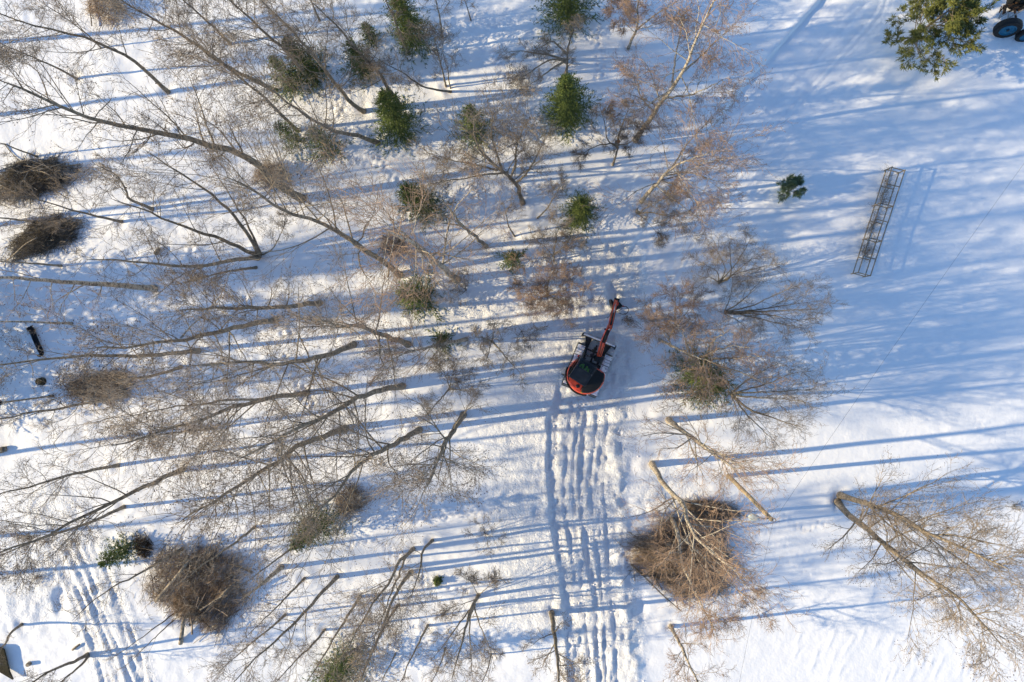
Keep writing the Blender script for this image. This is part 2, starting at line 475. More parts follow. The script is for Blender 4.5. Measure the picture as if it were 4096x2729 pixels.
prints([(2950, 2060), (3060, 2160), (3180, 2240), (3260, 2290)], 24, 22, 0.10, 0.035, 9)
prints([(1400, 640), (1520, 650), (1600, 760), (1620, 900)], 34, 10, 0.15, 0.08, 10)
prints([(1430, 240), (1360, 420), (1330, 470)], 20, 14, 0.16, 0.08, 11)
for k in range(34):                                           # wind-carved streaks at the lower right
    g = np.random.default_rng(300 + k)
    px, py = g.uniform(3150, 3900), g.uniform(2480, 2720)
    dd, _, _ = (np.abs((PX - px) * 0.9 + (PY - py) * 0.43), 0, 0)
    ss = (PX - px) * 0.43 - (PY - py) * 0.9
    Z += 0.045 * np.exp(-(dd / 5.0) ** 2 - (ss / 22.0) ** 2)
far = smooth(60, 140, np.hypot(GX, GY))
Z *= 1 - far
nx, ny = Z.shape
idx = np.arange(nx * ny).reshape(nx, ny)
gq = np.stack([idx[:-1, :-1], idx[1:, :-1], idx[1:, 1:], idx[:-1, 1:]], axis=2).reshape(-1, 4)
gm = mesh_from(np.stack([GX, GY, Z], axis=2).reshape(-1, 3), gq, None, 'snow_ground', True)
att = gm.attributes.new('churn', 'FLOAT', 'POINT')
att.data.foreach_set('value', churn.astype(np.float32).ravel())
ground = link('snow_ground', gm, M['snow'])
tag(ground, 'white snow cover with ruts, footprints and a ploughed track', None, None, 'structure')

def gz(x, y):
    i = int(np.clip(np.searchsorted(AX, x) - 1, 0, nx - 2)); j = int(np.clip(np.searchsorted(AY, y) - 1, 0, ny - 2))
    fx = (x - AX[i]) / (AX[i + 1] - AX[i]); fy = (y - AY[j]) / (AY[j + 1] - AY[j])
    return float((Z[i, j] * (1 - fx) + Z[i + 1, j] * fx) * (1 - fy) + (Z[i, j + 1] * (1 - fx) + Z[i + 1, j + 1] * fx) * fy)

def G(px, py):
    w = W(px, py); w[2] = gz(w[0], w[1]); return w

# ------------------------------------------------------------------ bare trees
def stem3d(pts, h=None, hr=(3.0, 20.0)):
    """pixel polyline (base first, tip last) -> 3-D polyline, the height read from the trunk's outward lean in the picture"""
    p = np.asarray(pts, float); c = np.array([CX, CY])
    b = p[0] - c; rb = np.linalg.norm(b)
    if h is None:
        rt = np.dot(p[-1] - c, b) / rb
        h = H * (1 - rb / max(rt, rb * 1.02))
        h = float(np.clip(h, *hr))
    u = np.linalg.norm(p - p[0], axis=1) / np.linalg.norm(p[-1] - p[0])
    u = np.maximum.accumulate(u)
    k = u * h / (H - h)
    z = H * k / (1 + k)
    P3 = np.array([W(x, y, zz) for (x, y), zz in zip(p, z)])
    P3[0, 2] = gz(P3[0, 0], P3[0, 1]) - 0.12
    return P3, h

STY = {
    #          bark    twig        n1  n2 n3 n4  t-range       angle      crown-radius  up    cones  radius
    'alder':  dict(bark='bark', twig='twig', n=(21, 9, 6, 3), t=(0.34, 0.97), ang=(28, 55), cr=0.165, up=0.10, cat='catkin', rad=0.0088),
    'grey':   dict(bark='bark', twig='twig', n=(20, 9, 6, 3), t=(0.30, 0.97), ang=(24, 46), cr=0.15, up=0.13, cat=None, rad=0.0088),
    'birch':  dict(bark='birch', twig='twig_red', n=(18, 9, 7, 3), t=(0.32, 0.97), ang=(26, 55), cr=0.17, up=0.06, cat=None, rad=0.0100),
    'redbirch': dict(bark='birch', twig='twig_red', n=(20, 10, 7, 3), t=(0.28, 0.97), ang=(38, 72), cr=0.28, up=0.0, up3=-0.10, tk=1.2, cat='catkin_red', rad=0.0115),
    'pole':   dict(bark='bark', twig='twig', n=(9, 5, 5, 3), t=(0.35, 0.97), ang=(25, 50), cr=0.12, up=0.10, cat=None, rad=0.0075),
    'bush':   dict(bark='bark', twig='twig', n=(7, 6, 5, 2), t=(0.25, 0.95), ang=(20, 48), cr=0.16, up=0.05, cat=None, rad=0.0085, tk=0.85),
    'snag':   dict(bark='birch', twig='twig', n=(3, 3, 3, 2), t=(0.5, 0.95), ang=(40, 80), cr=0.12, up=0.0, cat=None, rad=0.0300),
}
NTREE = [0]
HOLLOWS = []

def bare_tree(name, style, stems, label, h=None, cat='tree', group=None, **ov):
    st = dict(STY[style]); st.update(ov)
    NTREE[0] += 1
    rg = np.random.default_rng(5000 + NTREE[0])
    if not isinstance(stems[0], list): stems = [stems]
    S3 = [stem3d(s, h, st.get('hr', (3.0, 20.0))) for s in stems]
    base = S3[0][0][0].copy(); base[2] += 0.12
    root = empty(name, base, label, cat, group)
    HOLLOWS.append((base[0], base[1], 0.22 + 1.2 * st['rad'] * S3[0][1]))
    off = np.array(base)
    crown = Geo(); cones = Geo(); tk = st.get('tk', 1.06)
    va = rg.uniform(-7, 9); st['ang'] = (st['ang'][0] + va, st['ang'][1] + va); st['cr'] *= rg.uniform(0.82, 1.22); st['up'] *= rg.uniform(0.3, 1.6)
    for si, (P3, hh) in enumerate(S3):
        K = 16
        P = catmull(P3, K)
        leng = np.linalg.norm(P[-1] - P[0])
        P[2:-1] += rg.normal(size=(K - 3, 3)) * 0.002 * leng * np.array([1, 1, 0.3])
        r0 = st['rad'] * hh + 0.012
        if len(S3) > 1: r0 *= 0.85 if (si == 0 or name in ('multi_stem_tree', 'old_tree')) else 0.6
        t = np.linspace(0, 1, K)
        R = r0 * (1 - 0.88 * t ** 0.9); R[0] *= 1.25
        g = Geo(); g.add(*tubes((P - off)[None], R[None], 8))
        g.build('trunk' if len(S3) == 1 else 'stem', M[st['bark']], root, True)
        n1, n2, n3, n4 = st['n']
        q = st.get('q', 1.0)
        crad = st['cr'] * hh + 0.35
        sA = math.sin(math.radians(0.5 * (st['ang'][0] + st['ang'][1])))
        L1, R1, l1 = sprout(P[None], R[None], n1, st['t'], st['ang'], crad / sA, 7, st['up'] * 0.7, 0.10, 0.38, 0.012, rg, taper=0.2, lfall=0.5)
        R1 = np.minimum(R1, 0.055)
        if st.get('limbs', True) and hh > 6:
            for k in range(len(L1)):
                g = Geo(); g.add(*tubes((L1[k] - off)[None], R1[k][None], 4))
                g.build('limb', M[st['bark']], root, True)
        else:
            crown.add(*tubes(L1 - off, R1, 3))
        # the leading tip of the trunk carries twigs too
        Lx = np.concatenate([L1, catmull(P[-5:], 7)[None]]); Rx = np.concatenate([R1, np.linspace(R[-5], R[-1], 7)[None]])
        lx = np.concatenate([l1, [leng * 0.25]])
        L2, R2, l2 = sprout(Lx, Rx, n2, (0.15, 1.0), (22, 55), np.maximum(lx * 0.52, 0.4), 4, st['up'] * 1.2, 0.15, 0.5, 0.008 * tk, rg, lfall=0.5)
        crown.add(*tubes(L2 - off, np.minimum(R2, 0.020 * tk), 3))
        budget = st.get('B', 15500.0 if len(S3) == 1 else 32000.0 / len(S3))
        per3 = max(2, min(n3 + 1, int(round(budget / (len(L2) * (9.0 + 3.0 * n4))))))
        up3 = st.get('up3', 0.06)
        L3, R3, l3 = sprout(L2, R2, per3, (0.12, 1.0), (22, 58), np.maximum(l2 * 0.62, 0.38), 3, up3, 0.20, 0.55, 0.0070 * tk, rg, lfall=0.4)
        crown.add(*tubes(L3 - off, np.minimum(R3, 0.0085 * tk), 3))
        L4, R4, l4 = sprout(L3, R3, n4, (0.15, 1.0), (22, 60), np.maximum(l3 * 0.70, 0.27), 2, up3, 0.16, 0.85, 0.0062 * tk, rg, lfall=0.4)
        crown.add(*tubes(L4 - off, np.minimum(R4, 0.0068 * tk), 3))
        if st['cat']:
            ends = L4[rg.random(len(L4)) < 0.55 * st.get('cf', 0.42)][:, -1] - off
            red = st['cat'] == 'catkin_red'
            dv = rg.normal(size=ends.shape) * 0.5; dv[:, 2] -= 0.9 if red else 0.3
            dv /= np.linalg.norm(dv, axis=1, keepdims=True)
            ln = rg.uniform(0.05, 0.09, (len(ends), 1)) if red else rg.uniform(0.04, 0.07, (len(ends), 1))
            rc_ = rg.uniform(0.011, 0.017, len(ends)) if red else rg.uniform(0.016, 0.026, len(ends))
            cones.add(*tubes(np.stack([ends, ends + dv * ln], axis=1), np.stack([rc_, rc_], axis=1), 3))
    co = tag(crown.build('crown', M[st['twig']], root), kind='stuff')
    if cones.n:
        tag(cones.build('catkins', M[st['cat']], root), kind='stuff')
    return root

def T(name, style, stems, label, h=None, **ov):
    cat = ov.pop('cat', 'shrub' if style == 'bush' else 'tree')
    return bare_tree(name, style, stems, label, h, cat, **ov)

t_start = time.time()
# --- upper left
a1 = T('alder_tree', 'grey', [[(669, 366), (521, 236), (351, 157), (139, 103), (12, 60), (-170, -20)], [(400, 190), (340, 130), (250, 65), (145, -5), (60, -70)]],
       'thick dark forked tree reaching into the upper left corner, its foot clear on snow', n=(15, 9, 7, 3))
T('alder_tree', 'grey', [(918, 173), (836, 91), (733, 0), (600, -130)], 'bare straight trunk cut by the top edge, second thick trunk from the upper left', cr=0.11)
T('alder_tree', 'alder', [(1102, 363), (909, 266), (787, 182), (642, 91), (503, 12), (390, -60)], 'tall slim tree leaning up-left, foot just left of the paired dark spruces')
T('alder_tree', 'grey', [(1187, 521), (1054, 388), (945, 297), (860, 225), (740, 150)], 'slender curved tree whose foot meets the twin green spruces below the paired spruces', rad=0.0075)
T('alder_tree', 'grey', [(1262, 340), (1150, 212), (1078, 151), (993, 67), (910, -5), (800, -100)], 'straight dark trunk rising out of the paired dark spruces to the top edge', rad=0.0085)
T('alder_tree', 'grey', [(1453, 442), (1400, 406), (1260, 230), (1181, 139), (1090, 50), (1010, -40)], 'slim dark tree with a reddish-brown foot on open bright snow, top left of centre', rad=0.0085)
T('alder_tree', 'grey', [(1604, 425), (1514, 291), (1411, 182), (1356, 115), (1300, 60), (1224, -10)], 'slim tree standing behind the pointed dark green spruce left of the rounded crown', rad=0.0085)
T('alder_tree', 'pole', [(1278, 82), (1260, 40), (1240, -5), (1200, -90)], 'short stretch of thick trunk at the top edge above the paired spruces', rad=0.014)
T('alder_tree', 'alder', [(1510, 569), (1429, 545), (1350, 527), (1284, 497), (1187, 436), (1108, 376), (960, 270)], 'curved thin tree sweeping left between the twin spruces and the pointed spruce')
a7 = T('alder_tree', 'alder', [(1205, 793), (1120, 745), (999, 636), (818, 581), (666, 539), (466, 497), (315, 454), (206, 406), (91, 357), (-60, 300)],
       'tallest dark alder, a long thick trunk stretching to the left edge', n=(24, 10, 7, 3), cf=0.5, rad=0.0115)
T('multi_stem_tree', 'grey', [[(1036, 1024), (1000, 950), (945, 872), (884, 812), (806, 751), (700, 680), (560, 590)],
                              [(1030, 1018), (999, 1009), (896, 960), (812, 930), (690, 890), (560, 835), (430, 790)],
                              [(1032, 1032), (999, 1033), (787, 1060), (606, 1054), (485, 1045), (310, 1035)],
                              [(1042, 1020), (1025, 975), (990, 900), (960, 845), (880, 720), (830, 640)],
                              [(1050, 1018), (1085, 1000), (1108, 967), (1133, 912), (1160, 830)]],
  'tree of several stems fanning out left from one mossy foot', n=(9, 7, 6, 3), hr=(5, 17), rad=0.0095)
T('alder_tree', 'grey', [(485, 887), (363, 860), (273, 836), (170, 805), (60, 780)], 'low spreading bare tree between the two dark brush heaps at left', n=(14, 9, 7, 3), cr=0.17)
T('alder_tree', 'pole', [(142, 887), (60, 878), (0, 872), (-140, 860)], 'pale trunk at the left edge between the two dark brush heaps', rad=0.013)
T('alder_tree', 'pole', [(142, 624), (0, 572), (-150, 515)], 'thin trunk at the left edge above the upper dark brush heap', rad=0.009)
T('alder_tree', 'alder', [(300, 312), (242, 279), (120, 225), (0, 173), (-110, 125)], 'thin tree with rusty catkins near the left edge below the corner tree', cf=0.6, n=(15, 9, 6, 3))
T('crooked_tree', 'grey', [(606, 836), (560, 815), (515, 793), (497, 745), (460, 697), (380, 660)], 'crooked mossy little tree with a kinked trunk right of the upper brush heap', n=(9, 7, 6, 3), cr=0.17, rad=0.016)
T('alder_tree', 'alder', [(1598, 1100), (1520, 1033), (1447, 991), (1350, 930), (1260, 890), (1151, 848), (1042, 787), (860, 690)], 'long curved tree with its foot beside the broad green spruce at centre left', n=(20, 9, 6, 3))
T('bent_tree', 'birch', [(721, 1351), (770, 1300), (805, 1270), (866, 1203), (905, 1130), (933, 1051)], 'whitish bent thin stem arching across two trunks at left', h=7, n=(6, 5, 4, 2), rad=0.006, cr=0.08)
# --- left
T('alder_tree', 'alder', [(1278, 1212), (1200, 1222), (1120, 1230), (999, 1233), (860, 1235), (690, 1242)], 'dark slightly wavy trunk lying level left of the broad green spruce', n=(17, 9, 6, 3))
d2t = T('alder_tree', 'alder', [(1102, 1279), (909, 1318), (727, 1360), (606, 1369), (480, 1385), (320, 1400)], 'dark alder full of catkins, foot with long clean shadow, above the mid-left gap', n=(22, 10, 7, 3), cf=0.55)
T('alder_tree', 'pole', [(1024, 1070), (909, 1085), (787, 1118), (650, 1150)], 'thin pole just below the foot of the many-stemmed tree', n=(11, 6, 5, 2))
T('birch_tree', 'birch', [(618, 1154), (520, 1146), (333, 1133), (120, 1118), (0, 1112), (-260, 1095)], 'pale banded birch trunk running level to the left edge under the many-stemmed tree', rad=0.0115, n=(10, 6, 5, 2))
T('alder_tree', 'pole', [(242, 1063), (120, 1054), (0, 1045), (-200, 1030)], 'thin bare stem at the left edge below the lower dark brush heap', n=(6, 5, 4, 2))
T('birch_tree', 'pole', [(285, 1294), (150, 1289), (0, 1285), (-230, 1275)], 'thin pale stem just above the black pipe', bark='birch', n=(6, 4, 4, 2))
T('alder_tree', 'alder', [(793, 1403), (660, 1415), (527, 1427), (339, 1422), (182, 1439), (0, 1454), (-140, 1475)], 'slender trunk passing just below the black pipe', n=(9, 5, 4, 2), cr=0.08, cat='tree', rad=0.0075)
T('alder_tree', 'alder', [(721, 1469), (606, 1506), (503, 1518), (400, 1538), (240, 1565)], 'small alder leaning over the brown brush heap at mid left', n=(16, 8, 6, 3), cf=0.55)
T('alder_tree', 'grey', [[(1230, 1572), (1030, 1603), (939, 1627), (787, 1687), (640, 1730), (420, 1790)], [(1060, 1598), (930, 1600), (787, 1618), (666, 1633), (560, 1655), (430, 1670)]],
  'stout forked tree at mid left, two limbs spreading into a broad crown', n=(16, 9, 7, 3))
T('alder_tree', 'pole', [(503, 1584), (303, 1621), (150, 1650), (0, 1675), (-180, 1715)], 'thin stem running left below the brown brush heap', n=(12, 6, 5, 2), cat='tree')
T('alder_tree', 'alder', [(1381, 1715), (1211, 1778), (1120, 1839), (1030, 1900), (909, 1961), (800, 2040), (690, 2110)], 'strong dark alder pointing down-left, rusty catkins thick at its top', n=(22, 10, 7, 3), cf=0.75)
T('alder_tree', 'alder', [(860, 1715), (757, 1724), (660, 1738), (520, 1760)], 'short leaning tree hidden in twigs below the stout forked tree', n=(14, 8, 6, 3))
e8 = T('alder_tree', 'alder', [(1414, 1378), (1350, 1409), (1302, 1421), (1120, 1457), (1030, 1448), (900, 1455), (760, 1462)], 'dark arching tree left of centre with its clean foot on sunlit snow', n=(20, 9, 6, 3))
T('alder_tree', 'alder', [(1610, 1545), (1489, 1572), (1410, 1603), (1302, 1663), (1211, 1705), (1080, 1770), (930, 1850)], 'dark tree curving down-left from a clear foot, left of the excavator tail', n=(20, 9, 7, 3))
T('alder_tree', 'alder', [(1677, 1721), (1580, 1772), (1471, 1833), (1386, 1912), (1330, 1990), (1250, 2070)], 'curved tree whose crown hangs over the brown and green bush', n=(18, 9, 6, 3))
T('alder_tree', 'alder', [(1853, 1660), (1810, 1730), (1768, 1796), (1750, 1860), (1700, 1960)], 'thick short-looking trunk pointing down, crown of catkins above open snow left of the trail', n=(18, 9, 7, 3), ang=(25, 60), cf=0.55)
# --- lower left
T('alder_tree', 'grey', [(466, 1864), (375, 1879), (242, 1909), (121, 1946), (0, 1975), (-140, 2010)], 'smooth grey trunk with few side shoots reaching the left edge', n=(12, 7, 5, 2))
T('alder_tree', 'alder', [(727, 1879), (640, 1920), (515, 1979), (363, 2052), (242, 2112), (120, 2165), (0, 2203), (-120, 2260)], 'long thin alder stretching down to the left edge, upper of two running together', n=(18, 8, 6, 3))
T('alder_tree', 'alder', [(491, 2030), (363, 2088), (182, 2148), (60, 2200), (-100, 2262)], 'lower of the two thin trees running together to the left edge', n=(15, 8, 6, 3))
T('alder_tree', 'pole', [(1018, 2109), (930, 2180), (848, 2233), (760, 2300), (680, 2360)], 'thin pole ending over the big brush heap from the upper right', n=(5, 4, 4, 2))
T('alder_tree', 'pole', [(727, 2197), (640, 2245), (545, 2300), (394, 2385), (280, 2490)], 'thin pole slanting left from behind the big brush heap', n=(9, 5, 4, 2))
T('alder_tree', 'pole', [(1163, 2197), (1090, 2251), (1010, 2310), (940, 2360)], 'thin pole right of the big brush heap, uppermost of that row', n=(5, 4, 4, 2))
T('birch_snag', 'snag', [(1124, 2270), (1060, 2325), (1010, 2366), (965, 2402)], 'thick birch stump trunk standing right beside the big brush heap', rad=0.027)
T('alder_tree', 'pole', [(1348, 2309), (1260, 2403), (1151, 2518), (1030, 2627), (900, 2760)], 'tall thin tree slanting down-left between the brush heap and the bottom spruce', n=(14, 6, 5, 2))
T('alder_tree', 'pole', [(1217, 2315), (1120, 2415), (1060, 2475), (980, 2550)], 'thin pole next left of the tall slanting thin tree', n=(8, 5, 4, 2))
T('alder_tree', 'pole', [(1296, 2524), (1240, 2590), (1181, 2645), (1050, 2790)], 'thin pole just left of the spruce at the bottom edge', n=(8, 5, 4, 2))
T('alder_tree', 'pole', [(1139, 2463), (1060, 2530), (999, 2579), (860, 2700)], 'thin branched pole lowest right of the big brush heap', n=(10, 6, 5, 2))
T('alder_tree', 'pole', [(700, 2452), (600, 2525), (520, 2585), (440, 2640)], 'upper of two thin sticks slanting below the big brush heap', n=(4, 3, 3, 2), rad=0.006)
T('alder_tree', 'pole', [(690, 2485), (610, 2560), (560, 2610), (500, 2665)], 'lower of two thin sticks slanting below the big brush heap', n=(4, 3, 3, 2), rad=0.006)
T('old_tree', 'grey', [[(348, 2621), (300, 2645), (230, 2672), (182, 2695), (120, 2735), (20, 2800)], [(350, 2626), (330, 2655), (290, 2690), (235, 2735), (170, 2800)]],
  'old dark tree of two thick grey stems in the lower left corner', rad=0.02, n=(8, 6, 5, 2), hr=(4, 12))
T('crooked_tree', 'grey', [(79, 2503), (50, 2525), (32, 2548), (22, 2575), (-5, 2600), (-60, 2680)], 'crooked thick trunk at the left edge above the mossy shed roof', rad=0.022, n=(6, 5, 4, 2))
# --- bottom centre
T('alder_tree', 'grey', [(1729, 2164), (1690, 2205), (1683, 2264), (1665, 2330), (1640, 2400)], 'small wavy tree right next to the forked alder, foot at a long shadow', n=(10, 6, 5, 2))
T('alder_tree', 'alder', [[(1653, 2197), (1592, 2258), (1562, 2324), (1507, 2391), (1440, 2500), (1390, 2600)], [(1620, 2230), (1595, 2300), (1565, 2370), (1520, 2500), (1480, 2610)]], 'forked alder spreading down, left of the fan-shaped bush tree', n=(13, 8, 6, 3))
T('alder_tree', 'pole', [(1641, 2291), (1580, 2379), (1532, 2506), (1471, 2657), (1430, 2760)], 'long thin pole running down between two crowns at bottom centre', n=(9, 5, 4, 2))
T('small_shrub', 'bush', [[(1938, 2136), (1932, 2105), (1905, 2085)], [(1940, 2140), (1960, 2110), (1950, 2080)], [(1940, 2140), (1950, 2170), (1945, 2205)], [(1938, 2140), (1900, 2145), (1880, 2130)], [(1940, 2140), (1985, 2150), (2010, 2165)]],
  'little bare gnarled shrub alone on white snow left of the trail', h=2.2, n=(4, 4, 3, 2))
T('fan_tree', 'grey', [[(1913, 2385), (1883, 2445), (1860, 2520), (1830, 2640), (1800, 2740)], [(1900, 2420), (1880, 2480), (1880, 2580), (1890, 2700)], [(1890, 2430), (1840, 2490), (1790, 2560), (1720, 2650)],
                       [(1895, 2425), (1915, 2490), (1950, 2570), (1975, 2650)], [(1905, 2400), (1840, 2420), (1770, 2440)], [(1913, 2385), (1890, 2340), (1860, 2290)], [(1915, 2385), (1950, 2350), (1990, 2310)]],
  'dark fan-shaped tree with limbs spreading all round, bottom centre', n=(9, 7, 6, 3), hr=(4, 13), rad=0.011)
T('alder_tree', 'alder', [(2207, 2454), (2216, 2536), (2228, 2615), (2237, 2718), (2262, 2860)], 'thick straight trunk beside the left rut at the bottom edge', rad=0.0125, ang=(50, 80), n=(14, 8, 6, 3), t=(0.2, 0.97))
T('alder_tree', 'pole', [(1710, 2506), (1650, 2620), (1604, 2724), (1570, 2800)], 'thin pole slanting to the bottom edge, left of the fan-shaped tree', n=(6, 4, 4, 2))
T('alder_tree', 'pole', [(1580, 2621), (1555, 2670), (1526, 2724), (1480, 2810)], 'short thin pole at the bottom edge right of the bottom spruce', n=(5, 4, 3, 2))
T('alder_tree', 'pole', [(1780, 2597), (1765, 2650), (1726, 2729), (1690, 2800)], 'thin pole rising through the lower fan-shaped crown at the bottom edge', n=(6, 4, 4, 2))
T('alder_tree', 'pole', [(1965, 2621), (1950, 2680), (1931, 2724), (1905, 2800)], 'thin pole at the bottom edge right of the fan-shaped tree', n=(6, 4, 4, 2))
T('alder_tree', 'pole', [(1438, 2391), (1390, 2465), (1350, 2530), (1290, 2630), (1190, 2780)], 'thin straight pole slanting towards the bottom spruce from the upper right', n=(7, 5, 4, 2))
T('alder_tree', 'pole', [(1589, 2427), (1544, 2494), (1500, 2590), (1430, 2730)], 'thin pole beside the long thin pole at bottom centre', n=(8, 5, 4, 2))
# --- top centre
T('round_crowned_tree', 'grey', [[(2092, 812), (2065, 739), (2016, 690), (1931, 618), (1900, 540), (1890, 450)], [(2040, 715), (2062, 660), (2064, 600), (2090, 520), (2130, 460)], [(2016, 690), (1940, 700), (1850, 715), (1750, 730), (1690, 745)],
                                 [(2010, 690), (1985, 610), (1965, 530), (1970, 430)], [(2065, 730), (2110, 690), (2150, 620), (2190, 540)], [(1990, 680), (1900, 660), (1800, 640), (1700, 610)]],
  'broad round-crowned grey-brown tree at top centre, thick curved foot at its lower right', n=(11, 9, 8, 3), hr=(8, 13), cr=0.16, rad=0.012, B=9500, tk=1.1)
T('birch_tree', 'redbirch', [[(2543, 560), (2634, 424), (2743, 272), (2770, 190), (2835, 60), (2880, -60)], [(2690, 350), (2700, 250), (2720, 130), (2740, 20)], [(2740, 280), (2810, 220), (2880, 150), (2960, 80)], [(2620, 450), (2560, 380), (2550, 280)], [(2660, 390), (2760, 380), (2850, 340), (2930, 300)]],
  'largest rusty-red birch, thick pale trunk leaning up-right beside the ploughed track', n=(12, 9, 8, 3), cf=0.7, hr=(9, 16))
T('birch_tree', 'redbirch', [[(2513, 194), (2549, 109), (2555, 0), (2610, -130)], [(2545, 120), (2620, 60), (2700, 10), (2790, -60)], [(2540, 130), (2490, 80), (2460, 10)]], 'rusty birch with a clear foot at the top edge', n=(12, 8, 7, 3), cf=0.6)
broken = T('broken_tree', 'grey', [[(2452, 660), (2470, 600), (2470, 581), (2440, 575), (2370, 590), (2300, 640)], [(2468, 590), (2475, 545), (2490, 500), (2520, 420)], [(2466, 585), (2430, 560), (2420, 500), (2400, 430)], [(2470, 580), (2520, 570), (2560, 520)]],
  'storm-broken tree with an orange cut face, left of the largest rusty birch', n=(8, 7, 6, 3), hr=(4, 9), rad=0.018)
T('birch_tree', 'redbirch', [[(2567, 806), (2640, 721), (2700, 666), (2757, 640), (2850, 600)], [(2660, 700), (2750, 690), (2850, 720), (2930, 740)], [(2690, 670), (2740, 590), (2800, 520), (2850, 470)], [(2640, 720), (2700, 740), (2760, 790), (2800, 850)]],
  'spreading pale-limbed birch with golden twigs above the small pine', n=(12, 9, 8, 3), cf=0.5, hr=(7, 14))
T('shrubby_tree', 'bush', [[(2555, 854), (2600, 850), (2680, 870), (2760, 900)], [(2556, 856), (2600, 900), (2640, 950)], [(2556, 850), (2620, 810), (2690, 790)]], 'low shrub by the dark snowy stub beside the ploughed track', hr=(3, 6), n=(9, 8, 6, 3))
T('dead_tree', 'grey', [[(2265, 292), (2268, 262), (2269, 240), (2270, 212)], [(2268, 240), (2200, 222), (2140, 212), (2060, 205), (2010, 222)], [(2268, 215), (2230, 180), (2205, 165), (2160, 190), (2120, 205)], [(2270, 212), (2275, 180), (2290, 130), (2300, 90)], [(2262, 240), (2200, 240), (2120, 290), (2060, 330)], [(2262, 245), (2230, 260), (2150, 320), (2095, 355)]],
  'broken dead tree top with sprawling pale limbs above the tall dark spruce', h=5.5, n=(6, 5, 5, 2), cr=0.10, rad=0.02)
T('alder_tree', 'pole', [(1883, 76), (1872, 40), (1859, 0), (1840, -70)], 'slim dark trunk at the top edge between two spruces', n=(7, 5, 4, 2))
T('birch_tree', 'pole', [(1768, 142), (1758, 70), (1744, 0), (1728, -90)], 'slim pale trunk at the top edge right of the tall top spruce', bark='birch', n=(9, 6, 5, 2), rad=0.009)
T('alder_tree', 'grey', [(1635, 209), (1610, 160), (1586, 103), (1544, 0), (1500, -100)], 'pale wavy trunk crossing in front of the tall top spruce', rad=0.009, n=(12, 7, 6, 2))
T('shrubby_tree', 'pole', [[(1783, 342), (1765, 260), (1744, 182), (1720, 90)], [(1801, 350), (1786, 266), (1770, 200), (1760, 120)]], 'two thin upright stems from one foot, left of the animal tracks', n=(9, 6, 5, 2))
T('alder_tree', 'grey', [(1804, 363), (1750, 360), (1689, 345), (1610, 291), (1550, 260), (1480, 215)], 'leaning forked thin tree pointing left behind the pointed spruce', h=7, n=(12, 7, 6, 2))
T('shrubby_tree', 'bush', [(2150, 872), (2192, 830), (2222, 775), (2260, 720)], 'small slanting tree left of the yellowish spruce', h=5, n=(9, 7, 6, 3))
T('alder_tree', 'pole', [(1944, 985), (1871, 924), (1835, 896), (1810, 850), (1760, 780)], 'slim leaning tree just right of the dark spruce below the round crown', n=(6, 4, 3, 2), cat='tree')
T('shrubby_tree', 'bush', [(2059, 945), (2035, 905), (2025, 860), (2010, 800)], 'small bare sapling on shaded snow below the round-crowned tree', h=5, n=(8, 6, 5, 2))
T('small_tree', 'bush', [[(2216, 1045), (2217, 1000), (2225, 950), (2240, 890)], [(2216, 1030), (2180, 990), (2140, 960)], [(2217, 1020), (2260, 980), (2300, 930)]], 'small fan-shaped sapling just above the pinkish star-shaped bush', h=5.5, n=(9, 7, 6, 3))
# --- centre
T('birch_tree', 'birch', [(1828, 1118), (1725, 1033), (1670, 990), (1590, 940), (1530, 915)], 'pinkish birch with a straight foot right of the broad green spruce', n=(18, 9, 7, 3), twig='twig_red', cr=0.16)
T('small_shrub', 'bush', [[(1865, 1160), (1835, 1140), (1800, 1120)], [(1866, 1160), (1840, 1180), (1800, 1200)], [(1865, 1160), (1855, 1120), (1850, 1080)]], 'low bare shrub at the foot of the pinkish birch', h=3, n=(6, 5, 5, 2))
sg = np.random.default_rng(12)
star = []
for k in range(15):
    a = k * 2 * math.pi / 15 + sg.normal() * 0.16; f = sg.uniform(0.55, 1.1)
    e = np.array([2196 + 150 * math.cos(a) * f, 1150 + 132 * math.sin(a) * f]); b0 = np.array([2188, 1180.0]) + sg.normal(size=2) * 5
    m1 = b0 * .72 + e * .28 + sg.normal(size=2) * 9; m2 = b0 * .35 + e * .65 + sg.normal(size=2) * 14
    star.append([tuple(b0), tuple(m1), tuple(m2), tuple(e)])
T('star_bush', 'bush', star, 'pinkish star-shaped bush seen straight from above, left of the excavator arm', h=5.0, twig='twig_red', n=(7, 6, 6, 3), rad=0.0040, cr=0.10, B=3800, tk=1.05, t=(0.1, 0.97))
T('alder_tree', 'alder', [(1632, 1378), (1520, 1336), (1429, 1300), (1350, 1302), (1240, 1245)], 'arching trunk whose foot lies just left of the sparse low spruce', n=(16, 8, 6, 3))
T('birch_tree', 'birch', [(1865, 1357), (1738, 1385), (1653, 1403), (1590, 1430), (1490, 1465)], 'white-barked birch with snow on its trunk over the sparse low spruce', n=(18, 9, 7, 3), h=11, cr=0.2, ang=(35, 75))
T('alder_tree', 'grey', [[(1968, 1366), (2000, 1400), (2040, 1450), (2090, 1500)], [(1966, 1366), (1955, 1410), (1940, 1460)], [(1968, 1362), (1975, 1325), (1982, 1280)], [(1966, 1366), (1925, 1350), (1890, 1350)]], 'bare young tree seen from above, left of the excavator, shadow to the right', h=7, n=(7, 6, 5, 2), cr=0.10)
T('small_shrub', 'bush', [[(2086, 1324), (2095, 1350), (2098, 1400)], [(2086, 1324), (2070, 1350), (2062, 1375)], [(2086, 1324), (2120, 1330), (2150, 1320)]], 'small dark stub with twigs between the star-shaped bush and the excavator blade', h=3, n=(6, 5, 4, 2))
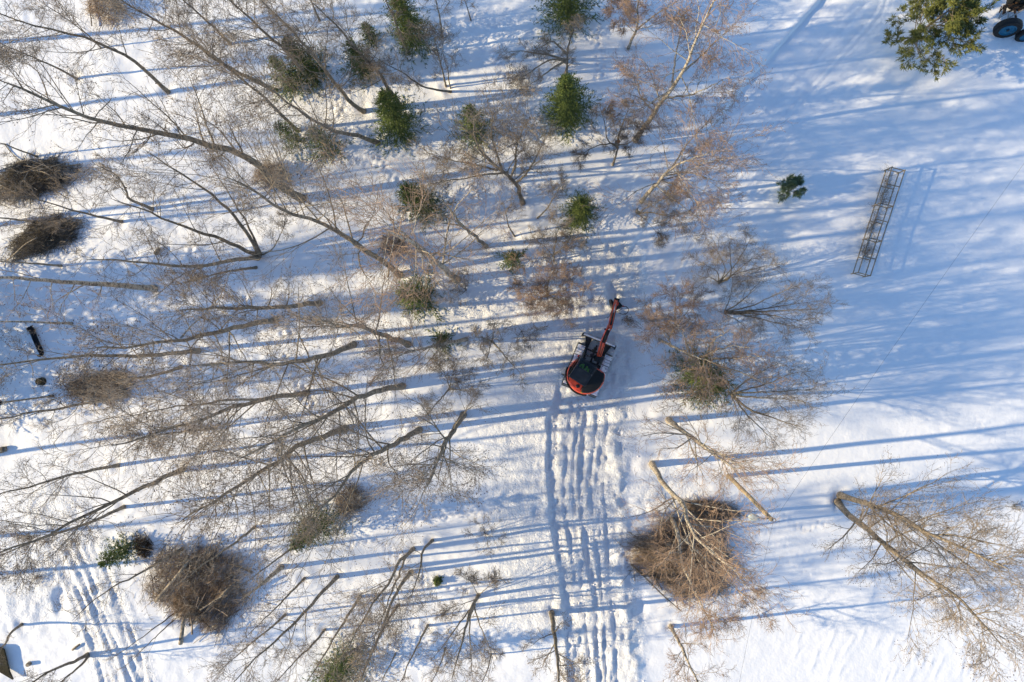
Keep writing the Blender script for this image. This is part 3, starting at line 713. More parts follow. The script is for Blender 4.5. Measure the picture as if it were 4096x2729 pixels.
T('small_tree', 'bush', [[(1798, 1554), (1768, 1590), (1740, 1620), (1700, 1670)], [(1798, 1552), (1810, 1500), (1830, 1450)], [(1796, 1554), (1850, 1560), (1900, 1545)], [(1798, 1550), (1780, 1500), (1750, 1460)]], 'small spreading tree on open snow left of the excavator tail', h=6.5, n=(8, 7, 6, 3))
# --- right
T('willow_bush', 'bush', [[(2878, 1133), (2920, 1108), (2922, 1040), (2915, 950)], [(2880, 1130), (2930, 1100), (3000, 1040), (3060, 990)], [(2885, 1128), (2940, 1098), (3040, 1070), (3130, 1050)], [(2880, 1128), (2900, 1080), (2870, 1010), (2830, 960)], [(2878, 1130), (2870, 1090), (2820, 1060), (2780, 1040)], [(2885, 1125), (2940, 1060), (2985, 990), (3010, 930)], [(2880, 1131), (2840, 1110), (2790, 1110)]],
  'vase-shaped bare willow above the dense sideways willow', h=5.5, n=(8, 6, 5, 2), rad=0.010)
T('willow_bush', 'bush', [[(2902, 1251), (3000, 1248), (3130, 1243), (3290, 1238)], [(2905, 1248), (3000, 1225), (3100, 1180), (3220, 1130)], [(2905, 1252), (3000, 1265), (3100, 1290), (3240, 1320)], [(2902, 1246), (2960, 1210), (3010, 1160), (3060, 1100)], [(2900, 1255), (2960, 1290), (3010, 1340)], [(2905, 1250), (3020, 1240), (3150, 1220), (3300, 1200)], [(2900, 1246), (2920, 1190), (2930, 1130)], [(2903, 1252), (3050, 1258), (3180, 1280), (3280, 1270)]],
  'dense willow with many stems sweeping right, below the vase-shaped one', hr=(5, 7.5), n=(8, 7, 6, 3), rad=0.010)
T('birch_tree', 'redbirch', [[(2640, 1360), (2740, 1410), (2829, 1445), (2860, 1450)], [(2800, 1430), (2870, 1400), (2930, 1385), (3020, 1395)], [(2820, 1440), (2900, 1470), (2990, 1500), (3070, 1540)], [(2820, 1440), (2850, 1370), (2930, 1310)], [(2810, 1440), (2830, 1510), (2840, 1590)], [(2800, 1440), (2780, 1530), (2730, 1620)], [(2790, 1430), (2720, 1500), (2650, 1540)], [(2760, 1420), (2740, 1350), (2700, 1290)], [(2820, 1445), (2900, 1530), (2960, 1600)], [(2815, 1440), (2960, 1430), (3080, 1420)]],
  'big many-limbed birch with a purple-brown crown, right of the excavator', h=12, n=(9, 8, 8, 3), rad=0.009, cr=0.10, cf=0.35)
T('birch_tree', 'redbirch', [[(2676, 1360), (2695, 1310), (2700, 1260), (2700, 1180)], [(2680, 1345), (2640, 1310), (2600, 1290)], [(2690, 1320), (2740, 1260), (2770, 1200)]], 'smaller rusty birch between the excavator arm and the big birch', hr=(6, 8), n=(11, 8, 7, 3), cf=0.4)
T('willow_bush', 'bush', [[(2926, 1578), (2999, 1639), (3120, 1681), (3230, 1720)], [(2930, 1580), (3010, 1590), (3120, 1595), (3270, 1620)], [(2930, 1575), (3020, 1570), (3150, 1565), (3280, 1555)], [(2930, 1570), (2990, 1520), (3080, 1470), (3180, 1440)], [(2926, 1580), (2990, 1660), (3070, 1740), (3130, 1800)], [(2930, 1576), (3050, 1540), (3160, 1500), (3260, 1480)], [(2926, 1582), (2950, 1650), (2960, 1720)]],
  'wide brown bush spreading right below the big birch', hr=(5, 8), n=(9, 7, 6, 3), rad=0.011)
T('birch_tree', 'birch', [(2676, 1681), (2696, 1700), (2775, 1754), (2866, 1821), (2950, 1885)], 'birch with a mossy foot leaning down-right to the lamp pole', n=(22, 9, 7, 3), cr=0.24, ang=(40, 80), rad=0.0125)
T('birch_tree', 'birch', [(2610, 1858), (2652, 1930), (2737, 2021), (2750, 2080), (2787, 2150), (2860, 2220), (2960, 2290)], 'white birch arching over the pinkish brush heap, upper of two', n=(22, 9, 8, 3), cr=0.19, ang=(35, 70))
T('birch_tree', 'birch', [[(2689, 2076), (2713, 2142), (2720, 2203), (2735, 2270), (2757, 2324), (2793, 2397), (2830, 2470), (2880, 2560)], [(2715, 2140), (2790, 2203), (2866, 2282), (2940, 2350), (3040, 2440)]], 'white-stemmed forked birch over the pinkish brush heap, lower of two', n=(18, 9, 7, 3), cr=0.14)
T('alder_tree', 'grey', [(3362, 1982), (3483, 2021), (3574, 2052), (3695, 2124), (3847, 2191), (3960, 2240), (4060, 2290)], 'upper of the two leaning trees on the open snow at lower right', bark='log', n=(28, 10, 7, 3), cr=0.25, t=(0.16, 0.97), rad=0.0125, B=30000, tk=1.2, cat='tree')
T('alder_tree', 'alder', [(3353, 2009), (3386, 2052), (3459, 2112), (3532, 2167), (3635, 2251), (3738, 2330), (3835, 2397), (3938, 2494), (4020, 2600)], 'lower, longer of the two leaning trees on the open snow at lower right', bark='log', n=(30, 10, 7, 3), cr=0.25, t=(0.16, 0.97), cf=0.5, rad=0.0120, B=32000, tk=1.2)
T('birch_tree', 'birch', [(2683, 2506), (2719, 2572), (2738, 2615), (2787, 2724), (2830, 2830)], 'curved birch at the bottom edge right of the trail', rad=0.013, ang=(40, 75), n=(16, 8, 6, 3), t=(0.2, 0.97))

# ------------------------------------------------------------------ conifers
def spruce(base_px, h, R, label, lean=(0, 0), q=1.0, mt='spruce', name='spruce_tree', sparse=1.0, seed=0):
    rg = np.random.default_rng(9000 + seed + int(base_px[0]))
    b = G(*base_px)
    root = empty(name, b, label, 'tree')
    K = 8
    z = np.linspace(0, 1, K)
    P = np.stack([lean[0] * z, lean[1] * z, -0.1 + (h + 0.1) * z], axis=1)
    g = Geo(); g.add(*tubes(P[None], (0.018 * h * (1 - 0.9 * z) + 0.01)[None], 7)); g.build('trunk', M['bark'], root, True)
    nw = max(6, int(h / 0.37 * q)); nb = max(6, int((7 + R * 2.2) * sparse))
    ts = np.repeat(np.linspace(0.05, 0.97, nw), nb) + rg.normal(size=nw * nb) * 0.012
    ts = np.clip(ts, 0.03, 0.985)
    n = len(ts)
    az = np.tile(np.arange(nb) * 2 * math.pi / nb, nw) + np.repeat(rg.uniform(0, 6.28, nw), nb) + rg.normal(size=n) * 0.16
    lob = 1 + 0.18 * np.sin(2 * az + rg.uniform(0, 6)) + 0.13 * np.sin(3 * az + rg.uniform(0, 6))
    L = (R * (1 - ts) ** 0.85 * lob + 0.10) * rg.uniform(0.62, 1.18, n)
    o = np.stack([lean[0] * ts, lean[1] * ts, h * ts], axis=1)
    KB = 5
    u = np.linspace(0, 1, KB)
    rise = np.where(ts > 0.7, 0.55, 0.10)[:, None] * u[None, :] - (0.42 * (1 - ts))[:, None] * np.sin(u * math.pi * 0.75)[None, :] * 0.9
    dx = np.stack([np.cos(az), np.sin(az)], axis=1)
    BP = np.empty((n, KB, 3))
    BP[:, :, :2] = o[:, None, :2] + dx[:, None, :] * (u[None, :] * L[:, None])[..., None]
    BP[:, :, 2] = o[:, None, 2] + rise * L[:, None]
    BP[:, :, 2] = np.maximum(BP[:, :, 2], 0.06)
    crown = Geo()
    crown.add(*tubes(BP, np.outer(np.full(n, 0.016), 1 - 0.6 * u), 3))
    # needle-clad side shoots
    ns = 11
    tt = np.clip((np.arange(ns)[None, :] + rg.random((n, ns))) / ns, 0.08, 0.99)
    uu = tt * (KB - 1); ii = np.clip(uu.astype(int), 0, KB - 2); ff = (uu - ii)[..., None]
    rows = np.arange(n)[:, None]
    A = BP[rows, ii] * (1 - ff) + BP[rows, ii + 1] * ff
    Tn = BP[rows, ii + 1] - BP[rows, ii]; Tn /= np.linalg.norm(Tn, axis=2, keepdims=True) + 1e-9
    side = np.stack([-Tn[..., 1], Tn[..., 0], np.zeros_like(Tn[..., 0])], axis=2)
    side *= np.where(rg.random((n, ns)) < 0.5, -1, 1)[..., None]
    D = Tn * rg.uniform(0.5, 0.9, (n, ns, 1)) + side * rg.uniform(0.4, 0.9, (n, ns, 1)) + np.array([0, 0, 1]) * rg.uniform(-0.35, 0.22, (n, ns, 1))
    D /= np.linalg.norm(D, axis=2, keepdims=True)
    ln = (0.10 + 0.34 * L[:, None] * (1 - tt) ** 0.7) * rg.uniform(0.7, 1.2, (n, ns)); ln = np.minimum(ln, 0.55)
    A = A.reshape(-1, 3); D = D.reshape(-1, 3); ln = ln.reshape(-1, 1); B = A + D * ln
    crown.add(*spindles(A, B, np.full(len(A), 0.020) * rg.uniform(0.8, 1.3, len(A))))
    m = 2
    for k in range(m):
        f = rg.uniform(0.2, 0.8, (len(A), 1)); A2 = A + (B - A) * f
        rv = rg.normal(size=A.shape); rv[:, 2] *= 0.5
        D2 = D * 0.8 + rv * 0.55; D2 /= np.linalg.norm(D2, axis=1, keepdims=True)
        B2 = A2 + D2 * ln * rg.uniform(0.35, 0.6, ln.shape)
        crown.add(*tubes(np.stack([A2, B2], axis=1), np.full((len(A), 2), 0.022), 3))
    # shoots at bough tips
    E = BP[:, -1]; E2 = E + (BP[:, -1] - BP[:, -2]) / (np.linalg.norm(BP[:, -1] - BP[:, -2], axis=1, keepdims=True) + 1e-9) * rg.uniform(0.08, 0.2, (n, 1))
    crown.add(*spindles(E, E2, np.full(n, 0.02)))
    top = P[-1:]; crown.add(*spindles(top - [[0, 0, 0.2]], top + [[0, 0, 0.28]], np.array([0.03])))
    tag(crown.build('crown', M[mt], root), kind='stuff')
    return root

sp = [((1180, 350), 3.6, 0.95, 'smaller left one of the paired dark spruces at upper left', 1.0),
      ((1262, 300), 4.8, 1.05, 'taller right one of the paired dark spruces at upper left', 1.0),
      ((1192, 566), 3.2, 0.85, 'left one of the twin green spruces below the paired dark spruces', 0.9),
      ((1316, 606), 3.2, 1.10, 'right, wider one of the twin green spruces below the paired dark spruces', 0.9),
      ((1655, 160), 6.0, 1.45, 'tall dark spruce at the top edge behind a pale wavy trunk', 1.0),
      ((1454, 285), 3.6, 1.05, 'shaded spruce below the small spiky one, left of the tall top spruce', 1.0),
      ((1490, 160), 2.0, 0.5, 'small spiky young spruce between two bigger spruces near the top edge', 1.0),
      ((1603, 525), 5.4, 1.65, 'pointed dark green spruce left of the broad round-crowned tree', 1.0),
      ((2272, 75), 5.5, 1.75, 'big dense spruce cut by the top edge at centre', 1.0),
      ((2270, 480), 7.2, 1.45, 'tallest dark spruce, pointing up below the broken dead tree', 1.1),
      ((1705, 830), 5.0, 1.45, 'dark spruce beneath the broad round-crowned tree', 1.0),
      ((2318, 868), 3.8, 1.20, 'yellowish green spruce right of centre near the top of the ploughed track', 1.0),
      ((2049, 1045), 2.6, 0.85, 'small loose spruce above the star-shaped bush', 0.9),
      ((1690, 1190), 4.0, 1.45, 'broad bright green spruce left of the star-shaped bush', 1.1),
      ((1775, 1366), 2.0, 0.85, 'sparse low spruce under the white-barked birch', 0.8),
      ((2790, 1510), 5.0, 2.0, 'olive spruce half hidden under the big many-limbed birch', 1.0),
      ((1290, 2080), 4.4, 1.35, 'bright green spruce half covered by a brown bush at lower left', 1.0),
      ((500, 2196), 2.4, 0.85, 'bushy dark young spruce beside the lower left ruts', 1.0),
      ((1375, 2650), 5.0, 1.6, 'dark spruce cut by the bottom edge', 1.0),
      ((1905, 540), 4.5, 1.15, 'dark spruce hidden inside the broad round crown', 0.8),
      ((1750, 2324), 0.3, 0.14, 'tiny conifer seedling on white snow', 0.6)]
SP = {}
for k, (b, h, R, lab, q) in enumerate(sp):
    SP[k] = spruce(b, h * 1.08, R * (1.38 if k < 4 else 1.24), lab, q=q, seed=k, lean=(rng.normal() * 0.05 * h, rng.normal() * 0.05 * h), sparse=0.7 if k in (12, 14, 2, 3) else 1.0)

def pine(base_px, h, R, label, ntip, mt, flen, seed, lean=(0, 0)):
    rg = np.random.default_rng(seed)
    b = G(*base_px)
    root = empty('pine_tree', b, label, 'tree')
    K = 8; z = np.linspace(0, 1, K)
    P = np.stack([lean[0] * z, lean[1] * z, -0.1 + (h + 0.1) * z], axis=1)
    R0 = 0.022 * h * (1 - 0.85 * z) + 0.008
    g = Geo(); g.add(*tubes(P[None], R0[None], 8)); g.build('trunk', M['log'], root, True)
    n1 = max(24, int(9 * h))
    L1, R1, l1 = sprout(P[None], R0[None], n1, (0.12, 0.96), (55, 85), R * 1.12, 6, 0.10, 0.08, 0.4, 0.01, rg, lfall=0.62)
    L2, R2, l2 = sprout(L1, R1, 7, (0.25, 1.0), (25, 55), l1 * 0.42, 4, 0.12, 0.10, 0.5, 0.006, rg, lfall=0.4)
    L3, R3, l3 = sprout(L2, R2, ntip, (0.25, 1.0), (20, 50), np.maximum(l2 * 0.5, 0.10), 3, 0.15, 0.10, 0.6, 0.005, rg, lfall=0.3)
    br = Geo()
    for Lk, Rk in ((L1, R1), (L2, R2), (L3, R3)): br.add(*tubes(Lk, Rk, 3))
    tag(br.build('branches', M['log'], root), kind='stuff')
    fo = Geo()
    tips = L3[:, -1]; td = L3[:, -1] - L3[:, -2]; td /= np.linalg.norm(td, axis=1, keepdims=True) + 1e-9
    nn = 14
    for k in range(nn):
        st = tips - td * rg.uniform(0, flen * 0.9, (len(tips), 1))
        dv = td * 1.0 + rg.normal(size=tips.shape) * 0.55
        dv /= np.linalg.norm(dv, axis=1, keepdims=True)
        fo.add(*spindles(st, st + dv * flen * rg.uniform(0.8, 1.3, (len(tips), 1)), np.full(len(tips), flen * (0.075 if h > 3 else 0.045))))
    tag(fo.build('crown', M[mt], root), kind='stuff')
    return root
pine((3622, 172), 4.6, 2.75, 'large bushy olive pine at the top right', 4, 'pine', 0.25, 77, lean=(0.3, 0.2))
pine((3150, 768), 1.35, 0.95, 'little blue-green pine alone on the snow left of the berry trellis', 3, 'youngpine', 0.17, 78)

# ------------------------------------------------------------------ trees standing just outside the left edge: they throw the long shade that enters the picture
def copy_tree(src, loc, rz, sc, label, group):
    c = src.copy(); COL.objects.link(c)
    c.location = loc; c.rotation_euler = (0, 0, rz); c.scale = (sc, sc, sc)
    c['label'] = label; c['group'] = group; c['category'] = 'tree'
    for ch in src.children:
        d = ch.copy(); COL.objects.link(d); d.parent = c
    return c
LEFT = 'bare tree standing outside the left edge of the picture'
for k, (x, y, rz, sc) in enumerate(((-36.5, 17.5, 0.4, 0.9), (-39, 12.5, 2.1, 1.0), (-37.5, 6.0, 4.0, 0.9), (-42, 9.0, 5.2, 1.0), (-38.5, -8.0, 3.0, 0.85), (-44, -13.0, 1.0, 1.0), (-37.0, -14.5, 0.2, 0.8), (-45, 1.0, 2.6, 1.05))):
    copy_tree(d2t if k % 2 else e8, (x, y, 0), rz, sc, LEFT, 'trees outside the left edge')
for k, (x, y, rz, sc) in enumerate(((-34.6, 2.9, 0.4, 1.4), (-34.8, -0.3, 2.0, 1.5), (-34.6, -3.4, 1.0, 1.4), (-38.2, 1.0, 3.0, 1.7), (-38.4, -2.4, 4.2, 1.6))):
    copy_tree(SP[9], (x, y, 0), rz, sc, 'spruce standing outside the left edge of the picture', 'spruces outside the left edge')

# ------------------------------------------------------------------ brush heaps and brown bushes
def brush_pile(px, rx, ry, hgt, label, n=2600, seed=0, mt='deadtwig', ang=0.0, aniso=0.0, logs=(), tl=(0.5, 1.5), nm='brush_pile', cat='brush pile', nb=22, rtw=0.0085):
    rg = np.random.default_rng(300 + seed)
    b = G(*px); root = empty(nm, b, label, cat)
    a, c = rx * S0, ry * S0
    ca, sa = math.cos(ang), math.sin(ang)
    def pts_in(m):
        r = np.sqrt(rg.random(m)) * np.where(rg.random(m) < 0.22, rg.uniform(1.0, 1.4, m), 1.0); th = rg.uniform(0, 2 * math.pi, m); lob = 1 + 0.16 * np.sin(2 * th + seed) + 0.13 * np.sin(3 * th + 2 * seed) + 0.10 * np.sin(7 * th + seed)
        x, y = r * lob * np.cos(th), r * lob * np.sin(th)
        top = hgt * np.sqrt(np.maximum(0.03, 1 - r ** 2)) * (0.70 + 0.30 * np.sin(3 * th + seed) * r) * (0.8 + 0.3 * vnoise(x * a, y * c, 0.5, 90 + seed))
        zz = top * rg.uniform(0.15, 1.0, m) ** 0.6
        X, Y = x * a, y * c
        return np.stack([X * ca - Y * sa, X * sa + Y * ca, zz], axis=1)
    def sticks(m, l0, l1, K, wig, r, up=0.0):
        p0 = pts_in(m)
        th = rg.uniform(0, 2 * math.pi, m)
        th = np.where(rg.random(m) < aniso, ang + rg.normal(size=m) * 0.45 + math.pi * (rg.random(m) < 0.5), th)
        d = np.stack([np.cos(th), np.sin(th), rg.normal(size=m) * 0.28 + up], axis=1)
        L = rg.uniform(l0, l1, m)
        d /= np.linalg.norm(d, axis=1, keepdims=True)
        p = [p0 - d * L[:, None] * 0.5]
        for k in range(K - 1):
            p.append(p[-1] + d * (L / (K - 1))[:, None])
            d = d + rg.normal(size=d.shape) * wig; d /= np.linalg.norm(d, axis=1, keepdims=True)
        P = np.stack(p, axis=1)
        P[:, :, 2] = np.maximum(P[:, :, 2], 0.01)
        return P, np.outer(r * np.exp(rg.normal(size=m) * 0.45), np.linspace(1, 0.4, K))
    P, R = sticks(int(n * 0.8), tl[0], tl[1], 3, 0.22, rtw)
    g = Geo(); g.add(*tubes(P, R, 3))
    P2, R2, l2 = sprout(P, R, 2, (0.2, 1), (25, 60), rg.uniform(0.25, 0.65, len(P)), 2, 0.05, 0.15, 0.7, 0.006, rg)
    g.add(*tubes(P2, R2, 3))
    tw = g.build('twigs', M[mt], root); tw['kind'] = 'stuff'
    P, R = sticks(nb, 1.0, 3.0, 6, 0.11, 0.024)
    for k in range(nb):
        g = Geo(); g.add(*tubes(P[k:k + 1], R[k:k + 1], 5)); g.build('branch', M['log' if k % 3 == 0 else mt], root, True)
    for (p0, z0, p1, z1, r) in logs:
        A, B = W(*p0, z0) - b, W(*p1, z1) - b
        Q = catmull([A, A * .66 + B * .34 + rg.normal(size=3) * .04, A * .34 + B * .66 + rg.normal(size=3) * .04, B], 8)
        g = Geo(); g.add(*tubes(Q[None], np.linspace(r, r * .7, 8)[None], 8, tip=False)); g.build('log', M['log'], root, True)
    return root
brush_pile((140, 718), 135, 78, 1.3, 'upper of the two dark brush heaps at the left edge', 2600, 1, ang=0.15, aniso=0.5, mt='dark_twig')
brush_pile((185, 945), 125, 66, 1.1, 'lower of the two dark brush heaps at the left edge, pale stick on it', 2200, 2, ang=0.45, aniso=0.6, mt='dark_twig', logs=(((30, 1040), 0.15, (150, 950), 0.9, 0.04),))
brush_pile((405, 1545), 110, 46, 0.9, 'brown brush heap at mid left below the black pipe', 1700, 3, aniso=0.3, ang=0.2)
brush_pile((800, 2340), 165, 170, 1.8, 'big brown brush heap with logs at lower left', 4200, 4, ang=0.9, aniso=0.45, nb=26,
           logs=(((622, 2405), 0.5, (757, 2242), 1.5, 0.10), ((722, 2575), 0.12, (745, 2430), 0.7, 0.13), ((760, 2500), 0.2, (915, 2352), 1.1, 0.10), ((800, 2440), 0.9, (900, 2380), 1.2, 0.05)))
brush_pile((2728, 2225), 205, 132, 1.4, 'big pinkish-brown brush heap under the two white birches', 4200, 5, ang=-0.35, aniso=0.6, nb=18, tl=(0.7, 1.9),
           logs=(((2525, 2258), 0.1, (2725, 2445), 0.35, 0.045),))
brush_pile((2840, 2040), 100, 34, 0.7, 'small long brush heap left of the street lamp', 1100, 6, ang=-0.25, aniso=0.75, nb=8)
brush_pile((1405, 1998), 58, 62, 1.5, 'rounded brown bush over the bright green spruce at lower left', 650, 7, nm='brown_bush', cat='bush', nb=6, tl=(0.4, 1.0))
brush_pile((1085, 705), 58, 50, 1.5, 'dense brown bush at the foot of the tallest alder', 650, 8, nm='brown_bush', cat='bush', nb=5, tl=(0.3, 0.9))
brush_pile((430, 40), 66, 52, 1.6, 'dense brown bush at the top edge near the upper left corner', 650, 9, nm='brown_bush', cat='bush', nb=5, tl=(0.3, 0.9))
brush_pile((575, 2185), 32, 40, 0.7, 'tangled dark withered clump beside the young spruce at lower left', 420, 10, nm='withered_shrub', cat='shrub', nb=4, tl=(0.2, 0.6), mt='deadleaf')
brush_pile((1575, 985), 55, 40, 1.5, 'pinkish twiggy bush above the broad green spruce', 420, 11, nm='brown_bush', cat='bush', nb=4, tl=(0.3, 0.9), mt='twig_red')

def leafy_bush(px, r, h, label, n, seed):
    rg = np.random.default_rng(seed)
    b = G(*px); root = empty('leafy_shrub', b, label, 'shrub')
    a = rg.uniform(0, 6.28, 14)
    P = np.stack([np.zeros((14, 3)), np.stack([np.cos(a) * r * .5, np.sin(a) * r * .5, np.full(14, h * .6)], 1), np.stack([np.cos(a) * r, np.sin(a) * r, rg.uniform(.6, 1, 14) * h], 1)], axis=1)
    R = np.tile(np.array([[0.012, 0.008, 0.004]]), (14, 1))
    g = Geo(); g.add(*tubes(P, R, 3)); L2, R2, _ = sprout(P, R, 8, (.2, 1), (25, 60), 0.35, 3, 0, .15, .6, .004, rg); g.add(*tubes(L2, R2, 3)); g.build('stems', M['twig'], root)
    e = L2[rg.integers(0, len(L2), n), rg.integers(1, 3, n)] + rg.normal(size=(n, 3)) * 0.05
    d = rg.normal(size=(n, 3)); d /= np.linalg.norm(d, axis=1, keepdims=True)
    g = Geo(); g.add(*spindles(e, e + d * 0.07, np.full(n, 0.02))); lf = g.build('leaves', M['deadleaf'], root); lf['kind'] = 'stuff'
leafy_bush((2072, 300), 0.75, 0.8, 'withered leafy shrub, upper of two left of the tall dark spruce', 420, 61)
leafy_bush((2085, 345), 0.85, 0.7, 'withered leafy shrub, lower of two left of the tall dark spruce', 480, 62)
leafy_bush((2180, 215), 0.5, 0.7, 'small withered clump below the dead tree limbs', 160, 63)
leafy_bush((142, 2312), 0.35, 0.25, 'patch of yellowish withered plants at the lower left', 120, 64)
leafy_bush((2506, 1284), 0.22, 0.3, 'dark tuft of twigs in the snow beside the digging arm', 120, 65)
leafy_bush((4059, 2021), 0.3, 0.35, 'small dry weed at the right edge of the snow field', 40, 66)

# ------------------------------------------------------------------ melt hollows where trunks meet the snow
for (hx_, hy_, hr_) in HOLLOWS:
    i0, i1 = np.searchsorted(AX, [hx_ - 1.2, hx_ + 1.2]); j0, j1 = np.searchsorted(AY, [hy_ - 1.2, hy_ + 1.2])
    sub = (slice(i0, i1), slice(j0, j1)); rr_ = np.hypot(GX[sub] - hx_, GY[sub] - hy_) / hr_
    Z[sub] += -0.09 * np.exp(-rr_ ** 2) + 0.03 * np.exp(-((rr_ - 1.7) / 0.6) ** 2)
gm.vertices.foreach_set('co', np.stack([GX, GY, Z], axis=2).astype(np.float32).ravel()); gm.update()

# ------------------------------------------------------------------ solid-object helpers
def bm_obj(name, bm, mt, parent=None, bevel=0.0, sm=False):
    if bevel:
        bmesh.ops.bevel(bm, geom=list(bm.edges), offset=bevel, segments=2, affect='EDGES', profile=0.7)
    me = bpy.data.meshes.new(name); bm.to_mesh(me); bm.free()
    if sm:
        me.polygons.foreach_set('use_smooth', np.ones(len(me.polygons), dtype=bool))
    me.update()
    return link(name, me, mt, parent)

def box_bm(c, s, R=None):
    bm = bmesh.new(); bmesh.ops.create_cube(bm, size=1.0)
    bmesh.ops.scale(bm, vec=Vector(s), verts=bm.verts)
    if R is not None: bmesh.ops.transform(bm, matrix=R.to_4x4(), verts=bm.verts)
    bmesh.ops.translate(bm, vec=Vector(tuple(float(x) for x in c)), verts=bm.verts)
    return bm

def prism_bm(outline, z0, z1, top=None):
    """outline [(x,y)], optional smaller top outline"""
    bm = bmesh.new()
    a = [bm.verts.new((x, y, z0)) for x, y in outline]
    b = [bm.verts.new((x, y, z1)) for x, y in (top or outline)]
    n = len(a)
    bm.faces.new(a[::-1]); bm.faces.new(b)
    for i in range(n): bm.faces.new((a[i], a[(i + 1) % n], b[(i + 1) % n], b[i]))
    bmesh.ops.recalc_face_normals(bm, faces=bm.faces)
    return bm

def bar(name, A, B, w, h, mt, parent, bevel=0.0):
    """rectangular bar from A to B"""
    A = Vector(tuple(float(x) for x in A)); B = Vector(tuple(float(x) for x in B))
    d = B - A
    R = d.to_track_quat('X', 'Z').to_matrix()
    return bm_obj(name, box_bm((A + B) / 2, (d.length, w, h), R), mt, parent, bevel)

def pipe(name, pts, r, mt, parent, S=8, n=None, closed_tip=False):
    pts = np.asarray(pts, float)
    Q = catmull(pts, n or max(2, len(pts) * 3)) if len(pts) > 2 else pts
    r = np.broadcast_to(np.asarray(r, float), (len(Q),)) if np.ndim(r) == 0 else np.interp(np.linspace(0, 1, len(Q)), np.linspace(0, 1, len(r)), r)
    g = Geo(); g.add(*tubes(Q[None], r[None], S, tip=False))
    return g.build(name, mt, parent, True)

def lathe(name, prof, axis_o, axis_d, mt, parent, S=28, cap=True):
    """prof [(r, t)] revolved about the axis"""
    o = Vector(tuple(float(x) for x in axis_o)); q = Vector(axis_d).normalized().to_track_quat('Z', 'Y')
    bm = bmesh.new(); rings = []
    for r, t in prof:
        rings.append([bm.verts.new(o + q @ Vector((r * math.cos(k * 2 * math.pi / S), r * math.sin(k * 2 * math.pi / S), t))) for k in range(S)])
    for a, b in zip(rings[:-1], rings[1:]):
        for k in range(S): bm.faces.new((a[k], a[(k + 1) % S], b[(k + 1) % S], b[k]))
    if cap: bm.faces.new(rings[0][::-1]); bm.faces.new(rings[-1])
    else:
        for k in range(S): bm.faces.new((rings[-1][k], rings[-1][(k + 1) % S], rings[0][(k + 1) % S], rings[0][k]))
    bmesh.ops.recalc_face_normals(bm, faces=bm.faces)
    return bm_obj(name, bm, mt, parent)

M['paint'] = mat('red_orange_paint', (0.74, 0.075, 0.025), 0.38, var=0.12, scale=6, spec=0.5, coat=0.25)
M['black'] = mat('black_steel', (0.018, 0.019, 0.021), 0.5, var=0.5, scale=5)
M['roof'] = mat('black_roof', (0.012, 0.015, 0.020), 0.42, var=0.4, scale=4, spec=0.5)
M['grille'] = mat('black_hood', (0.022, 0.023, 0.024), 0.75, var=0.25, scale=60)
M['rubber'] = mat('rubber', (0.014, 0.014, 0.015), 0.75, var=0.3, scale=12)
M['steel'] = mat('grey_steel', (0.20, 0.20, 0.20), 0.5, 0.6, var=0.3, scale=9)
M['chrome'] = mat('chrome_rod', (0.65, 0.65, 0.66), 0.18, 1.0)
M['blade'] = mat('worn_blade', (0.13, 0.13, 0.125), 0.6, 0.3, var=0.4, scale=7)
M['yellow'] = mat('yellow_decal', (0.75, 0.48, 0.03), 0.5)
M['red'] = mat('red_lamp', (0.55, 0.02, 0.02), 0.3)
M['hivis'] = mat('hivis_jacket', (0.22, 0.55, 0.06), 0.8, var=0.1, scale=14)
M['skin'] = mat('skin', (0.45, 0.28, 0.20), 0.6)
M['cloth'] = mat('dark_trousers', (0.03, 0.035, 0.05), 0.85, var=0.2, scale=20)
M['hair'] = mat('dark_cap', (0.03, 0.03, 0.03), 0.8)
M['wood'] = mat('weathered_bars', (0.30, 0.235, 0.165), 0.8, var=0.35, scale=10)
M['pole'] = mat('impregnated_pole', (0.42, 0.31, 0.19), 0.8, col2=(0.24, 0.20, 0.14), scale=5, bump=0.01)
M['lamp'] = mat('lamp_shell', (0.42, 0.46, 0.46), 0.45, var=0.08, scale=6)
M['wire'] = mat('wire', (0.03, 0.03, 0.03), 0.6)
M['rust'] = mat('rusty_iron', (0.10, 0.052, 0.026), 0.85, var=0.5, scale=14)
M['blue'] = mat('blue_rim', (0.010, 0.12, 0.22), 0.45, var=0.25, scale=16)
M['grey_plank'] = mat('grey_planks', (0.36, 0.33, 0.30), 0.85, var=0.25, scale=12)
M['plastic'] = mat('black_plastic', (0.008, 0.010, 0.014), 0.75, spec=0.15)
M['moss'] = mat('mossy_roof', (0.022, 0.016, 0.009), 0.95, col2=(0.06, 0.05, 0.025), scale=22, bump=0.03, bscale=30)
M['glass'] = bpy.data.materials.new('tinted_glass'); M['glass'].use_nodes = True
_n = M['glass'].node_tree.nodes; _l = M['glass'].node_tree.links
_tr = _n.new('ShaderNodeBsdfTransparent'); _tr.inputs['Color'].default_value = (0.80, 0.85, 0.84, 1)
_gl = _n.new('ShaderNodeBsdfGlossy'); _gl.inputs['Roughness'].default_value = 0.05
_fr = _n.new('ShaderNodeFresnel'); _fr.inputs['IOR'].default_value = 1.45
_mx = _n.new('ShaderNodeMixShader')
_l.new(_fr.outputs['Fac'], _mx.inputs['Fac']); _l.new(_tr.outputs['BSDF'], _mx.inputs[1]); _l.new(_gl.outputs['BSDF'], _mx.inputs[2])
_l.new(_mx.outputs['Shader'], _n['Material Output'].inputs['Surface'])

